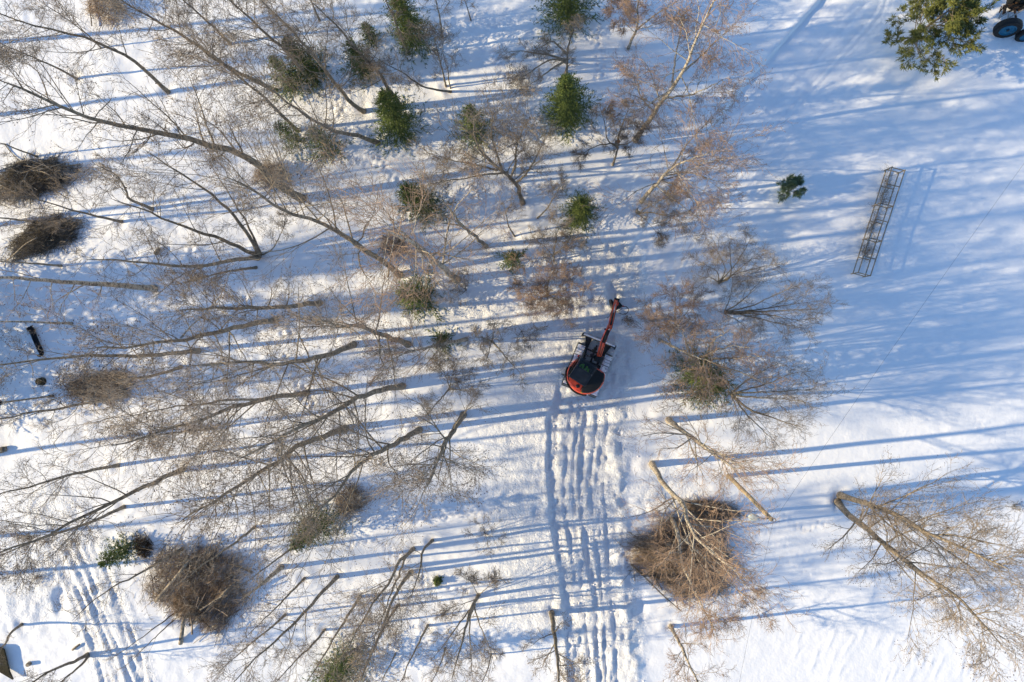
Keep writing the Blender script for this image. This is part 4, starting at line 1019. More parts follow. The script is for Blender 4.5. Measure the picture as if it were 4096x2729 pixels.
# ------------------------------------------------------------------ excavator
def EX(zx, zy): return (2220 + zx / 3.2676, 1120 + zy / 3.2676)     # close-up pixel -> photograph pixel
piv = G(*EX(392, 1218))
UA = math.atan2(-0.375, 0.927)           # heading of the undercarriage
exc = empty('excavator', piv, 'red and black tracked excavator clearing snow, arm stretched up-right', 'excavator')
ROT = Matrix.Rotation(UA, 3, 'Z')
exc.rotation_euler = (0, 0, UA)
INV = ROT.inverted()
def L(zx, zy, z):
    """close-up pixel at height z above the snow under the machine -> excavator coordinates"""
    w = W(*EX(zx, zy), z + piv[2])
    return np.array(INV @ Vector((w[0] - piv[0], w[1] - piv[1], z)))
# tracks: x = right, y = forward
TL, TW, TH = 1.33, 0.40, 0.62            # half length, width, height
for sx in (-1, 1):
    xc = sx * 0.86
    fr = Geo()
    prof = []
    TY = 0.20
    tr_o = bm_obj('track', box_bm((xc, TY, TH * 0.5), (TW * 0.7, 2 * TL - 0.5, TH * 0.62)), M['black'], exc, 0.03)
    # shoes run round the track loop
    rr = TH / 2
    straight = 2 * (TL - rr); per = 2 * straight + 2 * math.pi * rr; ns = 44
    shoe = None
    for k in range(ns):
        u = k / ns * per
        if u < straight: y, z, a = -(TL - rr) + u, TH, 0.0
        elif u < straight + math.pi * rr:
            t = (u - straight) / rr; y, z, a = (TL - rr) + rr * math.sin(t), rr + rr * math.cos(t), -t
        elif u < 2 * straight + math.pi * rr: y, z, a = (TL - rr) - (u - straight - math.pi * rr), 0.0, math.pi
        else:
            t = (u - 2 * straight - math.pi * rr) / rr; y, z, a = -(TL - rr) - rr * math.sin(t), rr - rr * math.cos(t), math.pi - t
        if shoe is None:
            bm = box_bm((0, 0, 0), (TW + 0.06, 0.128, 0.03))
            b2 = box_bm((0, 0.03, 0.03), (TW + 0.06, 0.02, 0.035)); me2 = bpy.data.meshes.new('x'); b2.to_mesh(me2); b2.free(); bm.from_mesh(me2); bpy.data.meshes.remove(me2)
            shoe = bm_obj('shoe', bm, M['steel'], tr_o)
            o = shoe
        else:
            o = bpy.data.objects.new('shoe', shoe.data); COL.objects.link(o); o.parent = tr_o
        o.location = (xc, y + TY, z + 0.01); o.rotation_euler = (a, 0, 0)
    for yy in (-TL + rr, TL - rr):
        lathe('sprocket', [(0.0, -0.06), (0.24, -0.05), (0.24, 0.05), (0.0, 0.06)], (xc + sx * 0.12, yy + TY, rr), (1, 0, 0), M['black'], tr_o, 16)
    # packed snow carried on top of the shoes
    g = Geo(); r_ = np.random.default_rng(40 + sx)
    ys = np.linspace(-TL + 0.12, TL - 0.06, 130); xs = np.linspace(-TW * 0.56, TW * 0.56, 11)
    XX, YY = np.meshgrid(xs, ys, indexing='ij')
    ZZ = TH + 0.085 + 0.035 * vnoise(XX * 3, YY * 3, 0.5, 71 + sx) - 0.05 * np.abs(XX / (TW * 0.56)) ** 4 - 0.085 * ((np.abs(((YY / 0.185) % 1.0) - 0.5) < 0.10) & (vnoise(XX, YY, 0.12, 75) > -0.15))
    ii = np.arange(XX.size).reshape(XX.shape)
    g.add(np.stack([XX + xc, YY + TY, ZZ], axis=2).reshape(-1, 3), np.stack([ii[:-1, :-1], ii[1:, :-1], ii[1:, 1:], ii[:-1, 1:]], axis=2).reshape(-1, 4))
    g.build('packed_snow', M['snow_plain'], tr_o, True)
bm_obj('undercarriage', box_bm((0, 0, 0.48), (1.35, 1.5, 0.34)), M['black'], exc, 0.04)
lathe('slewing_ring', [(0.55, 0.0), (0.55, 0.16)], (0, 0, 0.62), (0, 0, 1), M['black'], exc, 24)
# dozer blade
bl_l, bl_r = L(362, 705, 0.5), L(795, 885, 0.5)
bl = bm_obj('dozer_blade', box_bm((0, 0, 0), (1, 1, 1)), M['blade'], exc)
ymid = (bl_l[1] + bl_r[1]) / 2; xl, xr = bl_l[0], bl_r[0]
bm = prism_bm([(-0.02, 0.06), (0.09, 0.06), (0.05, 0.22), (0.05, 0.40), (0.10, 0.54), (-0.03, 0.54), (-0.07, 0.40), (-0.07, 0.20)], xl, xr)
for v in bm.verts: v.co = Vector((v.co.z, ymid + v.co.x, v.co.y))
bmesh.ops.recalc_face_normals(bm, faces=bm.faces)
bl.data.clear_geometry(); bm.to_mesh(bl.data); bm.free()
for xx in (xl + 0.015, xr - 0.015): bm_obj('side_plate', box_bm((xx, ymid - 0.02, 0.30), (0.03, 0.26, 0.5)), M['blade'], bl, 0.006)
bm_obj('snow_on_blade', box_bm(((xl + xr) / 2, ymid + 0.035, 0.555), (xr - xl - 0.15, 0.10, 0.03)), M['snow_plain'], bl, 0.012)
for sx in (-1, 1):
    xa = sx * 0.52
    pl = prism_bm([(xa - 0.30 * (1 if sx < 0 else 0.35), ymid - 0.06), (xa + 0.30 * (1 if sx > 0 else 0.35), ymid - 0.06), (xa + 0.07, ymid - 0.75), (xa - 0.07, ymid - 0.75)], 0.33, 0.42)
    bm_obj('gusset', pl, M['black'], bl, 0.01)
    bar('push_arm', (xa, ymid - 0.35, 0.38), (sx * 0.42, 0.55, 0.42), 0.10, 0.14, M['black'], exc, 0.015)
bar('blade_cross_beam', (-0.5, ymid - 0.72, 0.38), (0.55, ymid - 0.72, 0.38), 0.10, 0.12, M['black'], exc, 0.012)
pipe('blade_cylinder', [(0.0, 0.6, 0.55), (0.0, ymid - 0.3, 0.42)], 0.055, M['black'], exc)
# slewing house, turned a little clockwise from the tracks
HA = math.atan2(-0.55, 0.835) - UA
HR = Matrix.Rotation(HA, 4, 'Z')
hc = L(410, 1252, 1.35); HT = Matrix.Translation((hc[0], hc[1], 0)) @ HR
def hx(bm): bmesh.ops.transform(bm, matrix=HT, verts=bm.verts); return bm
def outline(r, front, n=40, cut=0.0):
    pts = []
    for k in range(n):
        a = 2 * math.pi * k / n
        x, y = r * math.cos(a), r * math.sin(a)
        y = min(y, front)
        pts.append((x, y))
    return pts
house = bm_obj('house_body', hx(prism_bm(outline(1.10, 0.72), 0.78, 1.22)), M['paint'], exc, 0.03)
bm_obj('deck_rim', hx(prism_bm(outline(1.10, 0.70), 1.222, 1.34, [(x * 0.93, y * 0.93) for x, y in outline(1.10, 0.70)])), M['paint'], house, 0.02)
# black bumper band round the tail
bp = []
for k in range(26):
    a = math.radians(188 + k * 118 / 25)
    bp.append(np.array(HT @ Vector((1.16 * math.cos(a), 1.16 * math.sin(a), 0.92))))
pipe('tail_bumper', bp, 0.055, M['rubber'], house, 8, 40)
# black ribbed hood on the right
hood = [(0.20, -0.62), (0.20, 0.62)] + [(0.99 * math.cos(a), 0.99 * math.sin(a)) for a in np.linspace(math.radians(42), math.radians(-58), 16)] + [(0.42, -0.86)]
hood = [(0.18, 0.66)] + [(1.02 * math.cos(a), 1.02 * math.sin(a)) for a in np.linspace(math.radians(40), math.radians(-74), 20)] + [(0.18, -0.80)]
hd = bm_obj('engine_hood', hx(prism_bm(hood[::-1], 1.342, 1.52, [(x * 0.95 + 0.01, y * 0.95) for x, y in hood[::-1]])), M['grille'], exc, 0.03)
bm_obj('decal', hx(box_bm((0.30, -0.97, 1.343), (0.13, 0.05, 0.012))), M['yellow'], house)
bm_obj('decal', hx(box_bm((0.90, 0.36, 1.46), (0.07, 0.10, 0.012))), M['yellow'], hd)
# rear orange hatch with round cap
rear = [(-0.80, -0.62), (0.14, -0.62), (0.14, -0.90), (-0.02, -0.98), (-0.30, -0.97), (-0.60, -0.86)]
bm_obj('rear_hatch', hx(prism_bm(rear, 1.342, 1.46, [(x * 0.96 - 0.02, y * 0.97 - 0.01) for x, y in rear])), M['paint'], house, 0.025)
c0 = HT @ Vector((-0.10, -0.78, 1.45)); lathe('filler_cap', [(0.11, 0.0), (0.11, 0.03), (0.08, 0.05), (0.03, 0.052)], c0, (0, 0, 1), M['black'], house, 20)
c0 = HT @ Vector((-0.34, -0.90, 1.40)); lathe('badge', [(0.045, 0.0), (0.045, 0.012)], c0, (0, 0, 1), M['steel'], house, 16)
sp_ = [(r_ * math.cos(a), r_ * math.sin(a)) for r_, aa in ((1.085, np.linspace(182, 232, 10)), (0.96, np.linspace(232, 182, 10))) for a in np.radians(aa)]
bm_obj('side_panel', hx(prism_bm(sp_, 1.30, 1.40)), M['black'], house, 0.01)
# left side: step rail and steel step
sd = [(-1.08, 0.30), (-0.90, 0.62), (-0.84, 0.60), (-1.02, 0.26)]
pipe('handrail', [HT @ Vector((-1.02, -0.25, 1.25)), HT @ Vector((-1.04, 0.1, 1.55)), HT @ Vector((-0.99, 0.55, 1.55)), HT @ Vector((-0.95, 0.78, 1.25))], 0.02, M['black'], house)
pipe('handrail', [HT @ Vector((0.98, 0.10, 1.35)), HT @ Vector((0.93, 0.32, 1.75)), HT @ Vector((0.76, 0.60, 1.75)), HT @ Vector((0.70, 0.68, 1.35))], 0.018, M['black'], house)
bm_obj('step', hx(box_bm((-1.12, -0.70, 0.62), (0.20, 0.10, 0.05))), M['steel'], house, 0.01)
bar('step_bracket', HT @ Vector((-1.10, -0.70, 0.70)), HT @ Vector((-0.88, -0.55, 0.86)), 0.05, 0.05, M['black'], house)
# cab: frame, roof with barred skylight, glazing, operator
cx0, cx1, cy0, cy1 = -0.95, 0.15, -0.58, 0.70
cab = bm_obj('cab', hx(prism_bm([(cx0, cy0), (cx1, cy0), (cx1, cy1), (cx0, cy1)], 1.343, 1.52)), M['black'], exc, 0.02)
for (xx, yy) in ((cx0 + .04, cy0 + .04), (cx1 - .04, cy0 + .04), (cx1 - .04, cy1 - .04), (cx0 + .04, cy1 - .04)):
    bar('pillar', HT @ Vector((xx, yy, 1.50)), HT @ Vector((xx * 0.97 - 0.01, yy * 0.97, 2.44)), 0.075, 0.075, M['black'], cab, 0.01)
hy0, hy1 = 0.20, 0.62                     # skylight opening
roofc = [(cx0, cy0 + 0.05), (cx0 + 0.06, cy0 - 0.02), (cx1 - 0.06, cy0 - 0.02), (cx1, cy0 + 0.05), (cx1, hy0), (cx0, hy0)]
roof = bm_obj('roof', hx(prism_bm(roofc, 2.44, 2.53, [(x * 0.97 - 0.01, y * 0.98) for x, y in roofc])), M['roof'], cab, 0.015)
inner = [(cx0 + 0.12, cy0 + 0.12), (cx1 - 0.12, cy0 + 0.12), (cx1 - 0.12, hy0 - 0.10), (cx0 + 0.12, hy0 - 0.10)]
bm_obj('raised_panel', hx(prism_bm(inner, 2.532, 2.555)), M['roof'], roof, 0.01)
bm_obj('front_beam', hx(box_bm(((cx0 + cx1) / 2, hy1 + 0.045, 2.485), (cx1 - cx0, 0.09, 0.085))), M['roof'], cab, 0.015)
for xx in (cx0 + 0.05, cx1 - 0.05): bm_obj('side_beam', hx(box_bm((xx, (hy0 + hy1) / 2, 2.485), (0.10, hy1 - hy0 - 0.004, 0.085))), M['roof'], cab, 0.01)
sk = bm_obj('skylight_pane', hx(box_bm(((cx0 + cx1) / 2, (hy0 + hy1) / 2, 2.485), (cx1 - cx0 - 0.204, hy1 - hy0 - 0.004, 0.008))), M['glass'], cab)
for k in range(11):
    xx = cx0 + 0.14 + k * (cx1 - cx0 - 0.28) / 10
    bm_obj('guard_bar', hx(box_bm((xx, (hy0 + hy1) / 2, 2.545), (0.010, hy1 - hy0 + 0.04, 0.014))), M['black'], cab)
for xx in (cx0 + 0.06, cx1 - 0.06):
    c0 = HT @ Vector((xx, hy0 - 0.04, 2.53)); lathe('roof_bolt', [(0.022, 0.0), (0.022, 0.02)], c0, (0, 0, 1), M['steel'], roof, 10)
    c0 = HT @ Vector((xx, hy1 + 0.05, 2.53)); lathe('roof_bolt', [(0.022, 0.0), (0.022, 0.02)], c0, (0, 0, 1), M['steel'], roof, 10)
zc = 1.98
bm_obj('window', hx(box_bm(((cx0 + cx1) / 2, cy1 - 0.04, zc), (cx1 - cx0 - 0.16, 0.01, 0.9))), M['glass'], cab)
bm_obj('window', hx(box_bm(((cx0 + cx1) / 2, cy0 + 0.04, zc), (cx1 - cx0 - 0.16, 0.01, 0.9))), M['glass'], cab)
bm_obj('window', hx(box_bm((cx0 + 0.04, (cy0 + cy1) / 2, zc), (0.01, cy1 - cy0 - 0.16, 0.9))), M['glass'], cab)
bm_obj('window', hx(box_bm((cx1 - 0.04, (cy0 + cy1) / 2, zc), (0.01, cy1 - cy0 - 0.16, 0.9))), M['glass'], cab)
bm_obj('seat', hx(box_bm((-0.40, -0.05, 1.62), (0.46, 0.46, 0.18))), M['cloth'], cab, 0.04)
bm_obj('seat_back', hx(box_bm((-0.40, -0.30, 1.95), (0.46, 0.12, 0.55))), M['cloth'], cab, 0.04)
# work lamps and hoses at the front of the house
for xx in (-0.72, 0.02):
    bm_obj('work_lamp', hx(box_bm((xx, cy1 + 0.06, 2.40), (0.12, 0.08, 0.09))), M['black'], cab, 0.012)
pipe('wiper_arm', [HT @ Vector((-0.86, 0.62, 1.30)), HT @ Vector((-0.93, 0.74, 1.62)), HT @ Vector((-0.90, 0.70, 2.2))], 0.012, M['black'], cab)
bm_obj('red_trim', hx(box_bm((-0.98, 0.72, 1.10), (0.10, 0.16, 0.10))), M['paint'], house, 0.02)

# operator in a high-visibility jacket, seated in the cab (one skinned body)
def person(parts, mt, parent, nm):
    vs, es, rs = [], [], []
    for chain in parts:
        prev = None
        for (p, r) in chain:
            if p in vs: i = vs.index(p)
            else: vs.append(p); rs.append(r); i = len(vs) - 1
            if prev is not None: es.append((prev, i))
            prev = i
    me = bpy.data.meshes.new(nm); me.from_pydata([tuple(HT @ Vector(v)) for v in vs], es, [])
    o = bpy.data.objects.new(nm, me); COL.objects.link(o)
    md = o.modifiers.new('s', 'SKIN'); md.use_smooth_shade = True
    for i, r in enumerate(rs): me.skin_vertices[0].data[i].radius = (r, r)
    me.skin_vertices[0].data[0].use_root = True
    o.modifiers.new('d', 'SUBSURF').render_levels = 1; o.modifiers['d'].levels = 1
    me.materials.append(mt)
    if parent: o.parent = parent
    return o
op = empty('person', np.array(ROT @ (HT @ Vector((-0.40, 0.0, 1.71)))) + piv, 'operator in a green high-visibility jacket sitting inside the excavator cab', 'person')
op.rotation_euler = (0, 0, UA)
OPO = HT @ Vector((-0.40, 0.0, 1.71))
pelvis = (-0.40, -0.10, 1.80); chest = (-0.40, -0.12, 2.06); neck = (-0.40, -0.10, 2.22)
bod = person([[(pelvis, .15), (chest, .16), (neck, .07), ((-0.40, -0.06, 2.30), .075), ((-0.40, -0.04, 2.38), .085)],
              [(chest, .16), ((-0.60, -0.10, 2.12), .075), ((-0.68, 0.10, 1.92), .058), ((-0.64, 0.34, 1.86), .045), ((-0.63, 0.42, 1.85), .04)],
              [(chest, .16), ((-0.20, -0.10, 2.12), .075), ((-0.12, 0.10, 1.92), .058), ((-0.16, 0.34, 1.86), .045), ((-0.17, 0.42, 1.85), .04)],
              [(pelvis, .15), ((-0.50, 0.10, 1.80), .09), ((-0.52, 0.38, 1.80), .075), ((-0.52, 0.46, 1.56), .055)],
              [(pelvis, .15), ((-0.30, 0.10, 1.80), .09), ((-0.28, 0.38, 1.80), .075), ((-0.28, 0.46, 1.56), .055)]], M['hivis'], op, 'body')
bod.location = -OPO
cap = lathe('cap', [(0.02, 0.11), (0.07, 0.095), (0.10, 0.05), (0.105, 0.0), (0.10, -0.02)], HT @ Vector((-0.40, -0.05, 2.345)), (0, 0, 1), M['hair'], op, 16)
cap.location = -OPO

# boom, arm and hydraulics, placed on the line the photograph shows
F0, F1, F2, F3 = L(578, 985, 1.30), L(628, 810, 2.05), L(690, 660, 2.38), L(722, 590, 2.25)
A0, A1 = L(712, 640, 2.62), L(792, 275, 1.02)
bw = 0.15
def plate_beam(name, pts, w, hts, mt, parent, bevel=0.012):
    """box-section beam following pts with depth hts, width w"""
    pts = [Vector(tuple(float(c) for c in p)) for p in pts]
    bm = bmesh.new(); rings = []
    for i, p in enumerate(pts):
        d = (pts[min(i + 1, len(pts) - 1)] - pts[max(i - 1, 0)]).normalized()
        side = d.cross(Vector((0, 0, 1))).normalized(); up = side.cross(d)
        hh = hts[i] / 2
        rings.append([bm.verts.new(p + side * (w / 2 * sx) + up * (hh * sz)) for sx, sz in ((-1, -1), (1, -1), (1, 1), (-1, 1))])
    for a, b in zip(rings[:-1], rings[1:]):
        for k in range(4): bm.faces.new((a[k], a[(k + 1) % 4], b[(k + 1) % 4], b[k]))
    bm.faces.new(rings[0][::-1]); bm.faces.new(rings[-1])
    bmesh.ops.recalc_face_normals(bm, faces=bm.faces)
    return bm_obj(name, bm, mt, parent, bevel)
boom = plate_beam('boom', [F0, (F0 + F1) / 2, F1, (F1 + F2) / 2, F2, F3], 0.25, [0.24, 0.30, 0.38, 0.34, 0.28, 0.20], M['paint'], exc)
arm = plate_beam('arm', [A0, A0 * .78 + A1 * .22, A0 * .4 + A1 * .6, A1], 0.21, [0.20, 0.32, 0.24, 0.16], M['paint'], exc)
swing = plate_beam('swing_post', [L(548, 1060, 1.05), L(560, 1030, 1.08), F0], 0.34, [0.5, 0.55, 0.3], M['black'], exc, 0.03)
def up(p, dz, dx=0.0): return np.array(p) + np.array([dx, 0, dz])
plate_beam('hose_tray', [up((F0 + F1) / 2, 0.17), up(F1, 0.21), up((F1 + F2) / 2, 0.19), up(F2, 0.16)], 0.15, [0.03, 0.03, 0.03, 0.03], M['black'], boom, 0.005)
pipe('cylinder', [up(F1, 0.28), up(F2, 0.30)], 0.062, M['black'], boom)
pipe('cylinder_rod', [up(F2, 0.29), up(A0, 0.12)], 0.036, M['chrome'], boom)
for s_ in (-1, 1):
    pipe('hose', [up(F0, 0.22, 0.05 * s_), up(F1, 0.28, 0.085 * s_), up(F2, 0.24, 0.085 * s_), up(A0, 0.22, 0.06 * s_)], 0.017, M['rubber'], boom, 6)
    pipe('hose', [up(A0, 0.16, 0.11 * s_), up(A0 * .5 + A1 * .5, 0.16, 0.12 * s_), up(A1, 0.12, 0.12 * s_)], 0.015, M['rubber'], arm, 6)
pipe('boom_cylinder', [L(560, 1020, 0.85), (np.array(F0) + np.array(F1)) / 2 + np.array([0, 0.12, -0.30]), np.array(F1) + np.array([0, 0.05, -0.2])], 0.06, M['black'], boom)
pipe('cylinder', [up(A0 * .85 + A1 * .15, 0.24), up(A0 * .45 + A1 * .55, 0.22)], 0.052, M['black'], arm)
pipe('cylinder_rod', [up(A0 * .45 + A1 * .55, 0.22), up(A0 * .12 + A1 * .88, 0.20)], 0.03, M['chrome'], arm)
for t_ in (0.30, 0.62): bm_obj('pin_boss', box_bm(up(A0 * (1 - t_) + A1 * t_, 0.02), (0.24, 0.09, 0.12)), M['paint'], arm, 0.02)
bm_obj('work_lamp', box_bm(up(F2, 0.0, -0.16), (0.10, 0.10, 0.10)), M['black'], boom, 0.015)
# tilt coupler and grading bucket at the arm end
tool = bm_obj('bucket', prism_bm([tuple(L(*p, 0.5)[:2]) for p in ((712, 262), (736, 244), (775, 300), (838, 268), (852, 288), (905, 345), (862, 372), (800, 400), (742, 372))][::-1], 0.10, 0.62,
              [tuple(L(*p, 0.5)[:2]) for p in ((722, 268), (740, 256), (775, 308), (832, 280), (846, 298), (885, 345), (850, 362), (800, 386), (752, 362))][::-1]), M['black'], exc, 0.02)
bm_obj('coupler', box_bm(L(806, 262, 0.86), (0.30, 0.20, 0.20), Matrix.Rotation(0.15, 3, 'Z')), M['black'], tool, 0.03)
lathe('rotator', [(0.16, -0.1), (0.18, 0.0), (0.16, 0.12), (0.08, 0.16)], L(806, 312, 0.72), (0, 0, 1), M['black'], tool, 18)
bar('tilt_link', L(770, 330, 0.95), L(800, 285, 1.0), 0.06, 0.09, M['paint'], tool, 0.01)
bar('tilt_link', L(812, 335, 0.95), L(826, 290, 1.0), 0.06, 0.09, M['paint'], tool, 0.01)
bm_obj('decal', box_bm(L(748, 368, 0.75), (0.08, 0.10, 0.05)), M['yellow'], tool, 0.01)
bm_obj('red_cap', box_bm(L(893, 343, 0.62), (0.07, 0.07, 0.05)), M['red'], tool, 0.01)
pipe('hose', [L(885, 350, 0.8), L(930, 350, 1.0), L(962, 392, 1.05), L(938, 436, 1.0), L(880, 448, 0.95), L(826, 430, 1.0)], 0.02, M['rubber'], tool, 7, 26)
pipe('hose', [L(735, 410, 1.2), L(712, 470, 1.1), L(682, 498, 0.9)], 0.018, M['rubber'], tool, 6)
pipe('hose', [L(800, 420, 1.3), L(845, 400, 1.1), L(880, 372, 0.8)], 0.016, M['rubber'], tool, 6)
# hydraulic cluster in front of the house
for k, (zx, zy) in enumerate(((500, 930), (530, 900), (480, 985), (520, 1010), (550, 1045))):
    bm_obj('valve_block', box_bm(L(zx, zy, 0.85 + 0.06 * k), (0.18, 0.20, 0.20), Matrix.Rotation(0.3 * k, 3, 'Z')), M['black'], house, 0.03)
pipe('hose', [L(395, 965, 1.1), L(410, 975, 1.35), L(425, 1000, 1.1)], 0.018, M['rubber'], house, 6)
pipe('hose', [L(470, 1010, 1.0), L(440, 1000, 1.2), L(420, 985, 1.1)], 0.018, M['rubber'], house, 6)
pipe('hose', [L(610, 1105, 1.2), L(632, 1112, 1.4), L(622, 1135, 1.2)], 0.018, M['rubber'], house, 6)

# ------------------------------------------------------------------ berry trellis and its bushes
def TR(zx, zy): return (3380 + zx / 3.2658, 640 + zy / 3.2658)
tb = G(*TR(360, 840))
trel = empty('berry_trellis', tb, 'long wooden bar frame over berry bushes on the snow at right', 'trellis')
def tw(zx, zy): w = W(*TR(zx, zy)); return np.array([w[0] - tb[0], w[1] - tb[1], 0.0])
c00, c01, c10, c11 = tw(505, 145), tw(670, 185), tw(75, 1490), tw(230, 1530)
ZL, ZU = 0.16, 0.80
zv = lambda p, z: np.array([p[0], p[1], z])
for a_, b_ in ((c00, c10), (c01, c11)):
    for z_ in (ZL, ZU):
        d_ = (b_ - a_) * 0.006
        mid = (a_ + b_) / 2
        bar('rail', zv(a_ - d_, z_), zv(mid, z_ + 0.015), 0.05, 0.05, M['wood'], trel)
        bar('rail', zv(mid, z_ - 0.01), zv(b_ + d_, z_), 0.05, 0.05, M['wood'], trel)
for t_ in (0.0, 0.34, 0.67, 1.0):
    p, q_ = c00 * (1 - t_) + c10 * t_, c01 * (1 - t_) + c11 * t_
    e_ = (q_ - p) * 0.06
    for pp in (p, q_): bar('post', zv(pp, -0.25), zv(pp, ZU + 0.03), 0.055, 0.055, M['wood'], trel)
    for z_ in (ZL + 0.055, ZU - 0.055): bar('crossbar', zv(p - e_ * 0.2, z_), zv(q_ + e_ * 0.2, z_ + 0.01), 0.045, 0.05, M['wood'], trel)
for t_ in (0.155, 0.49, 0.84):
    p, q_ = c00 * (1 - t_) + c10 * t_, c01 * (1 - t_) + c11 * t_
    for z_ in (ZL - 0.052, ZU - 0.052): bar('crossbar', zv(p, z_), zv(q_, z_), 0.045, 0.05, M['wood'], trel)
names = ('topmost of the berry bushes inside the bar frame', 'second berry bush from the top inside the bar frame', 'middle sparse berry bush inside the bar frame', 'second berry bush from the bottom inside the bar frame', 'lowest, densest berry bush inside the bar frame')
for k, ((zx, zy), dens) in enumerate(zip(((520, 250), (465, 480), (370, 660), (310, 910), (235, 1190)), (7, 8, 5, 9, 12))):
    c = np.array(TR(zx, zy)); r_ = np.random.default_rng(600 + k)
    st_ = []
    for j in range(dens):
        a_ = r_.uniform(0, 6.28); rr_ = r_.uniform(15, 34)
        e_ = c + np.array([18 + 0.55 * rr_ * math.cos(a_) , rr_ * 1.1 * math.sin(a_) - 4])
        st_.append([tuple(c + r_.normal(size=2) * 4), tuple(c * .4 + e_ * .6 + r_.normal(size=2) * 3), tuple(e_)])
    bare_tree('berry_bush', 'bush', st_, names[k], h=0.9 + 0.1 * (k == 4), cat='bush', group='berry bushes in the trellis', n=(4, 3, 3, 1), rad=0.004, cr=0.12, B=400, limbs=False, tk=0.42)

# ------------------------------------------------------------------ street lamp with its overhead wire
pb = G(2914, 1902); ptop = W(3086, 2078, 7.6)
lampo = empty('street_lamp', pb, 'round wooden lamp pole with a pale grey lamp head at lower right', 'street lamp')
pipe('pole', [np.array([0, 0, -0.3]), (ptop - pb) * 0.5, ptop - pb], [0.135, 0.12, 0.105], M['pole'], lampo, 12, 8)
pt_ = ptop - pb
lh = W(3017, 2070, 7.5) - pb
arm_o = pipe('lamp_arm', [pt_ + np.array([0, 0, -0.25]), pt_ * 0.6 + lh * 0.4 + np.array([0, 0, 0.05]), lh + np.array([0.22, 0, 0.02])], 0.025, M['steel'], lampo, 8)
hb = bmesh.new(); bmesh.ops.create_uvsphere(hb, u_segments=20, v_segments=12, radius=1.0)
for v in hb.verts:
    x, y, z = v.co
    w_ = 1 - 0.30 * x
    v.co = Vector((x * 0.30, y * 0.185 * w_, z * (0.10 if z > 0 else 0.07)))
bmesh.ops.rotate(hb, matrix=Matrix.Rotation(-0.12, 3, 'Z'), verts=hb.verts)
bmesh.ops.translate(hb, vec=Vector(tuple(lh)), verts=hb.verts)
bm_obj('lamp_head', hb, M['lamp'], lampo, 0, True)
ring = [pt_ + np.array([0.10 + 0.09 * math.cos(a), -0.02 + 0.09 * math.sin(a), 0.05]) for a in np.linspace(-1.9, 1.9, 9)]
pipe('wire_bracket', ring, 0.014, M['black'], lampo, 6)
wa = W(4300, 374, 7.6); wb_ = W(2925, 2900, 7.4)
def sag(p, q, s): return [p * (1 - t) + q * t - np.array([0, 0, 4 * s * t * (1 - t)]) for t in np.linspace(0, 1, 9)]
o1 = Geo(); Q = catmull(sag(ptop + np.array([0.12, 0, 0.05]), wa, 0.25), 24); o1.add(*tubes((Q - ptop)[None], np.full((1, 24), 0.0048), 5, tip=False))
w1 = o1.build('power_line', M['wire']); w1.location = tuple(ptop); tag(w1, 'thin dark wire running from the lamp pole to the upper right', 'wire')
o1 = Geo(); Q = catmull(sag(ptop + np.array([0.08, -0.05, 0.03]), wb_, 0.12), 16); o1.add(*tubes((Q - ptop)[None], np.full((1, 16), 0.005), 5, tip=False))
w2 = o1.build('power_line', M['wire']); w2.location = tuple(ptop); tag(w2, 'thin dark wire running from the lamp pole down to the bottom edge', 'wire')

# garden lamp post at the left edge
gb = G(212, 1584); gt = W(14, 1610, 3.9)
gl_ = empty('garden_lamp', gb, 'thin dark lamp post with a small grey head at the left edge', 'street lamp')
pipe('post', [np.array([0, 0, -0.2]), (gt - gb) * .5, gt - gb], 0.05, M['bark'], gl_, 8)
bm_obj('foot', box_bm((0, 0, 0.15), (0.18, 0.16, 0.34)), M['black'], gl_, 0.03)
lathe('lamp_head', [(0.06, -0.02), (0.13, 0.05), (0.13, 0.20), (0.05, 0.30)], gt - gb, (0, 0, 1), M['lamp'], gl_, 16)
lathe('lamp_cap', [(0.15, 0.0), (0.12, 0.06), (0.02, 0.10)], gt - gb + np.array([0, 0, 0.29]), (0, 0, 1), M['black'], gl_, 16)

# ------------------------------------------------------------------ small things on the snow
def PP(zx, zy): return (zx / 4.611, 1280 + zy / 4.611)
pb2 = G(*PP(690, 400))
pc = empty('black_pipe', pb2, 'bent black plastic pipe lying on the shaded snow at left', 'pipe')
pts_ = [W(*PP(*p), z) - pb2 for p, z in (((545, 150), 0.20), ((590, 200), 0.19), ((640, 330), 0.17), ((700, 470), 0.16), ((758, 590), 0.15), ((765, 640), 0.15), ((730, 660), 0.14), ((695, 655), 0.10))]
pipe('tube', pts_, [0.18, 0.165, 0.145, 0.145, 0.145, 0.145, 0.11, 0.05], M['plastic'], pc, 12, 26)
g = Geo(); a_ = np.linspace(0, 2 * math.pi, 12)[:-1]
sc_ = bmesh.new(); bmesh.ops.create_uvsphere(sc_, u_segments=14, v_segments=8, radius=1.0)
for v in sc_.verts: v.co = Vector((v.co.x * 0.13, v.co.y * 0.10, v.co.z * 0.05)) + Vector(tuple(pts_[0] + np.array([-0.03, 0.10, 0.12])))
bm_obj('snow_cap', sc_, M['snow_plain'], pc, 0, True)
pipe('end_collar', [pts_[0] - (pts_[1] - pts_[0]) * 0.15, pts_[0] + (pts_[1] - pts_[0]) * 0.35], 0.18, M['plastic'], pc, 12)

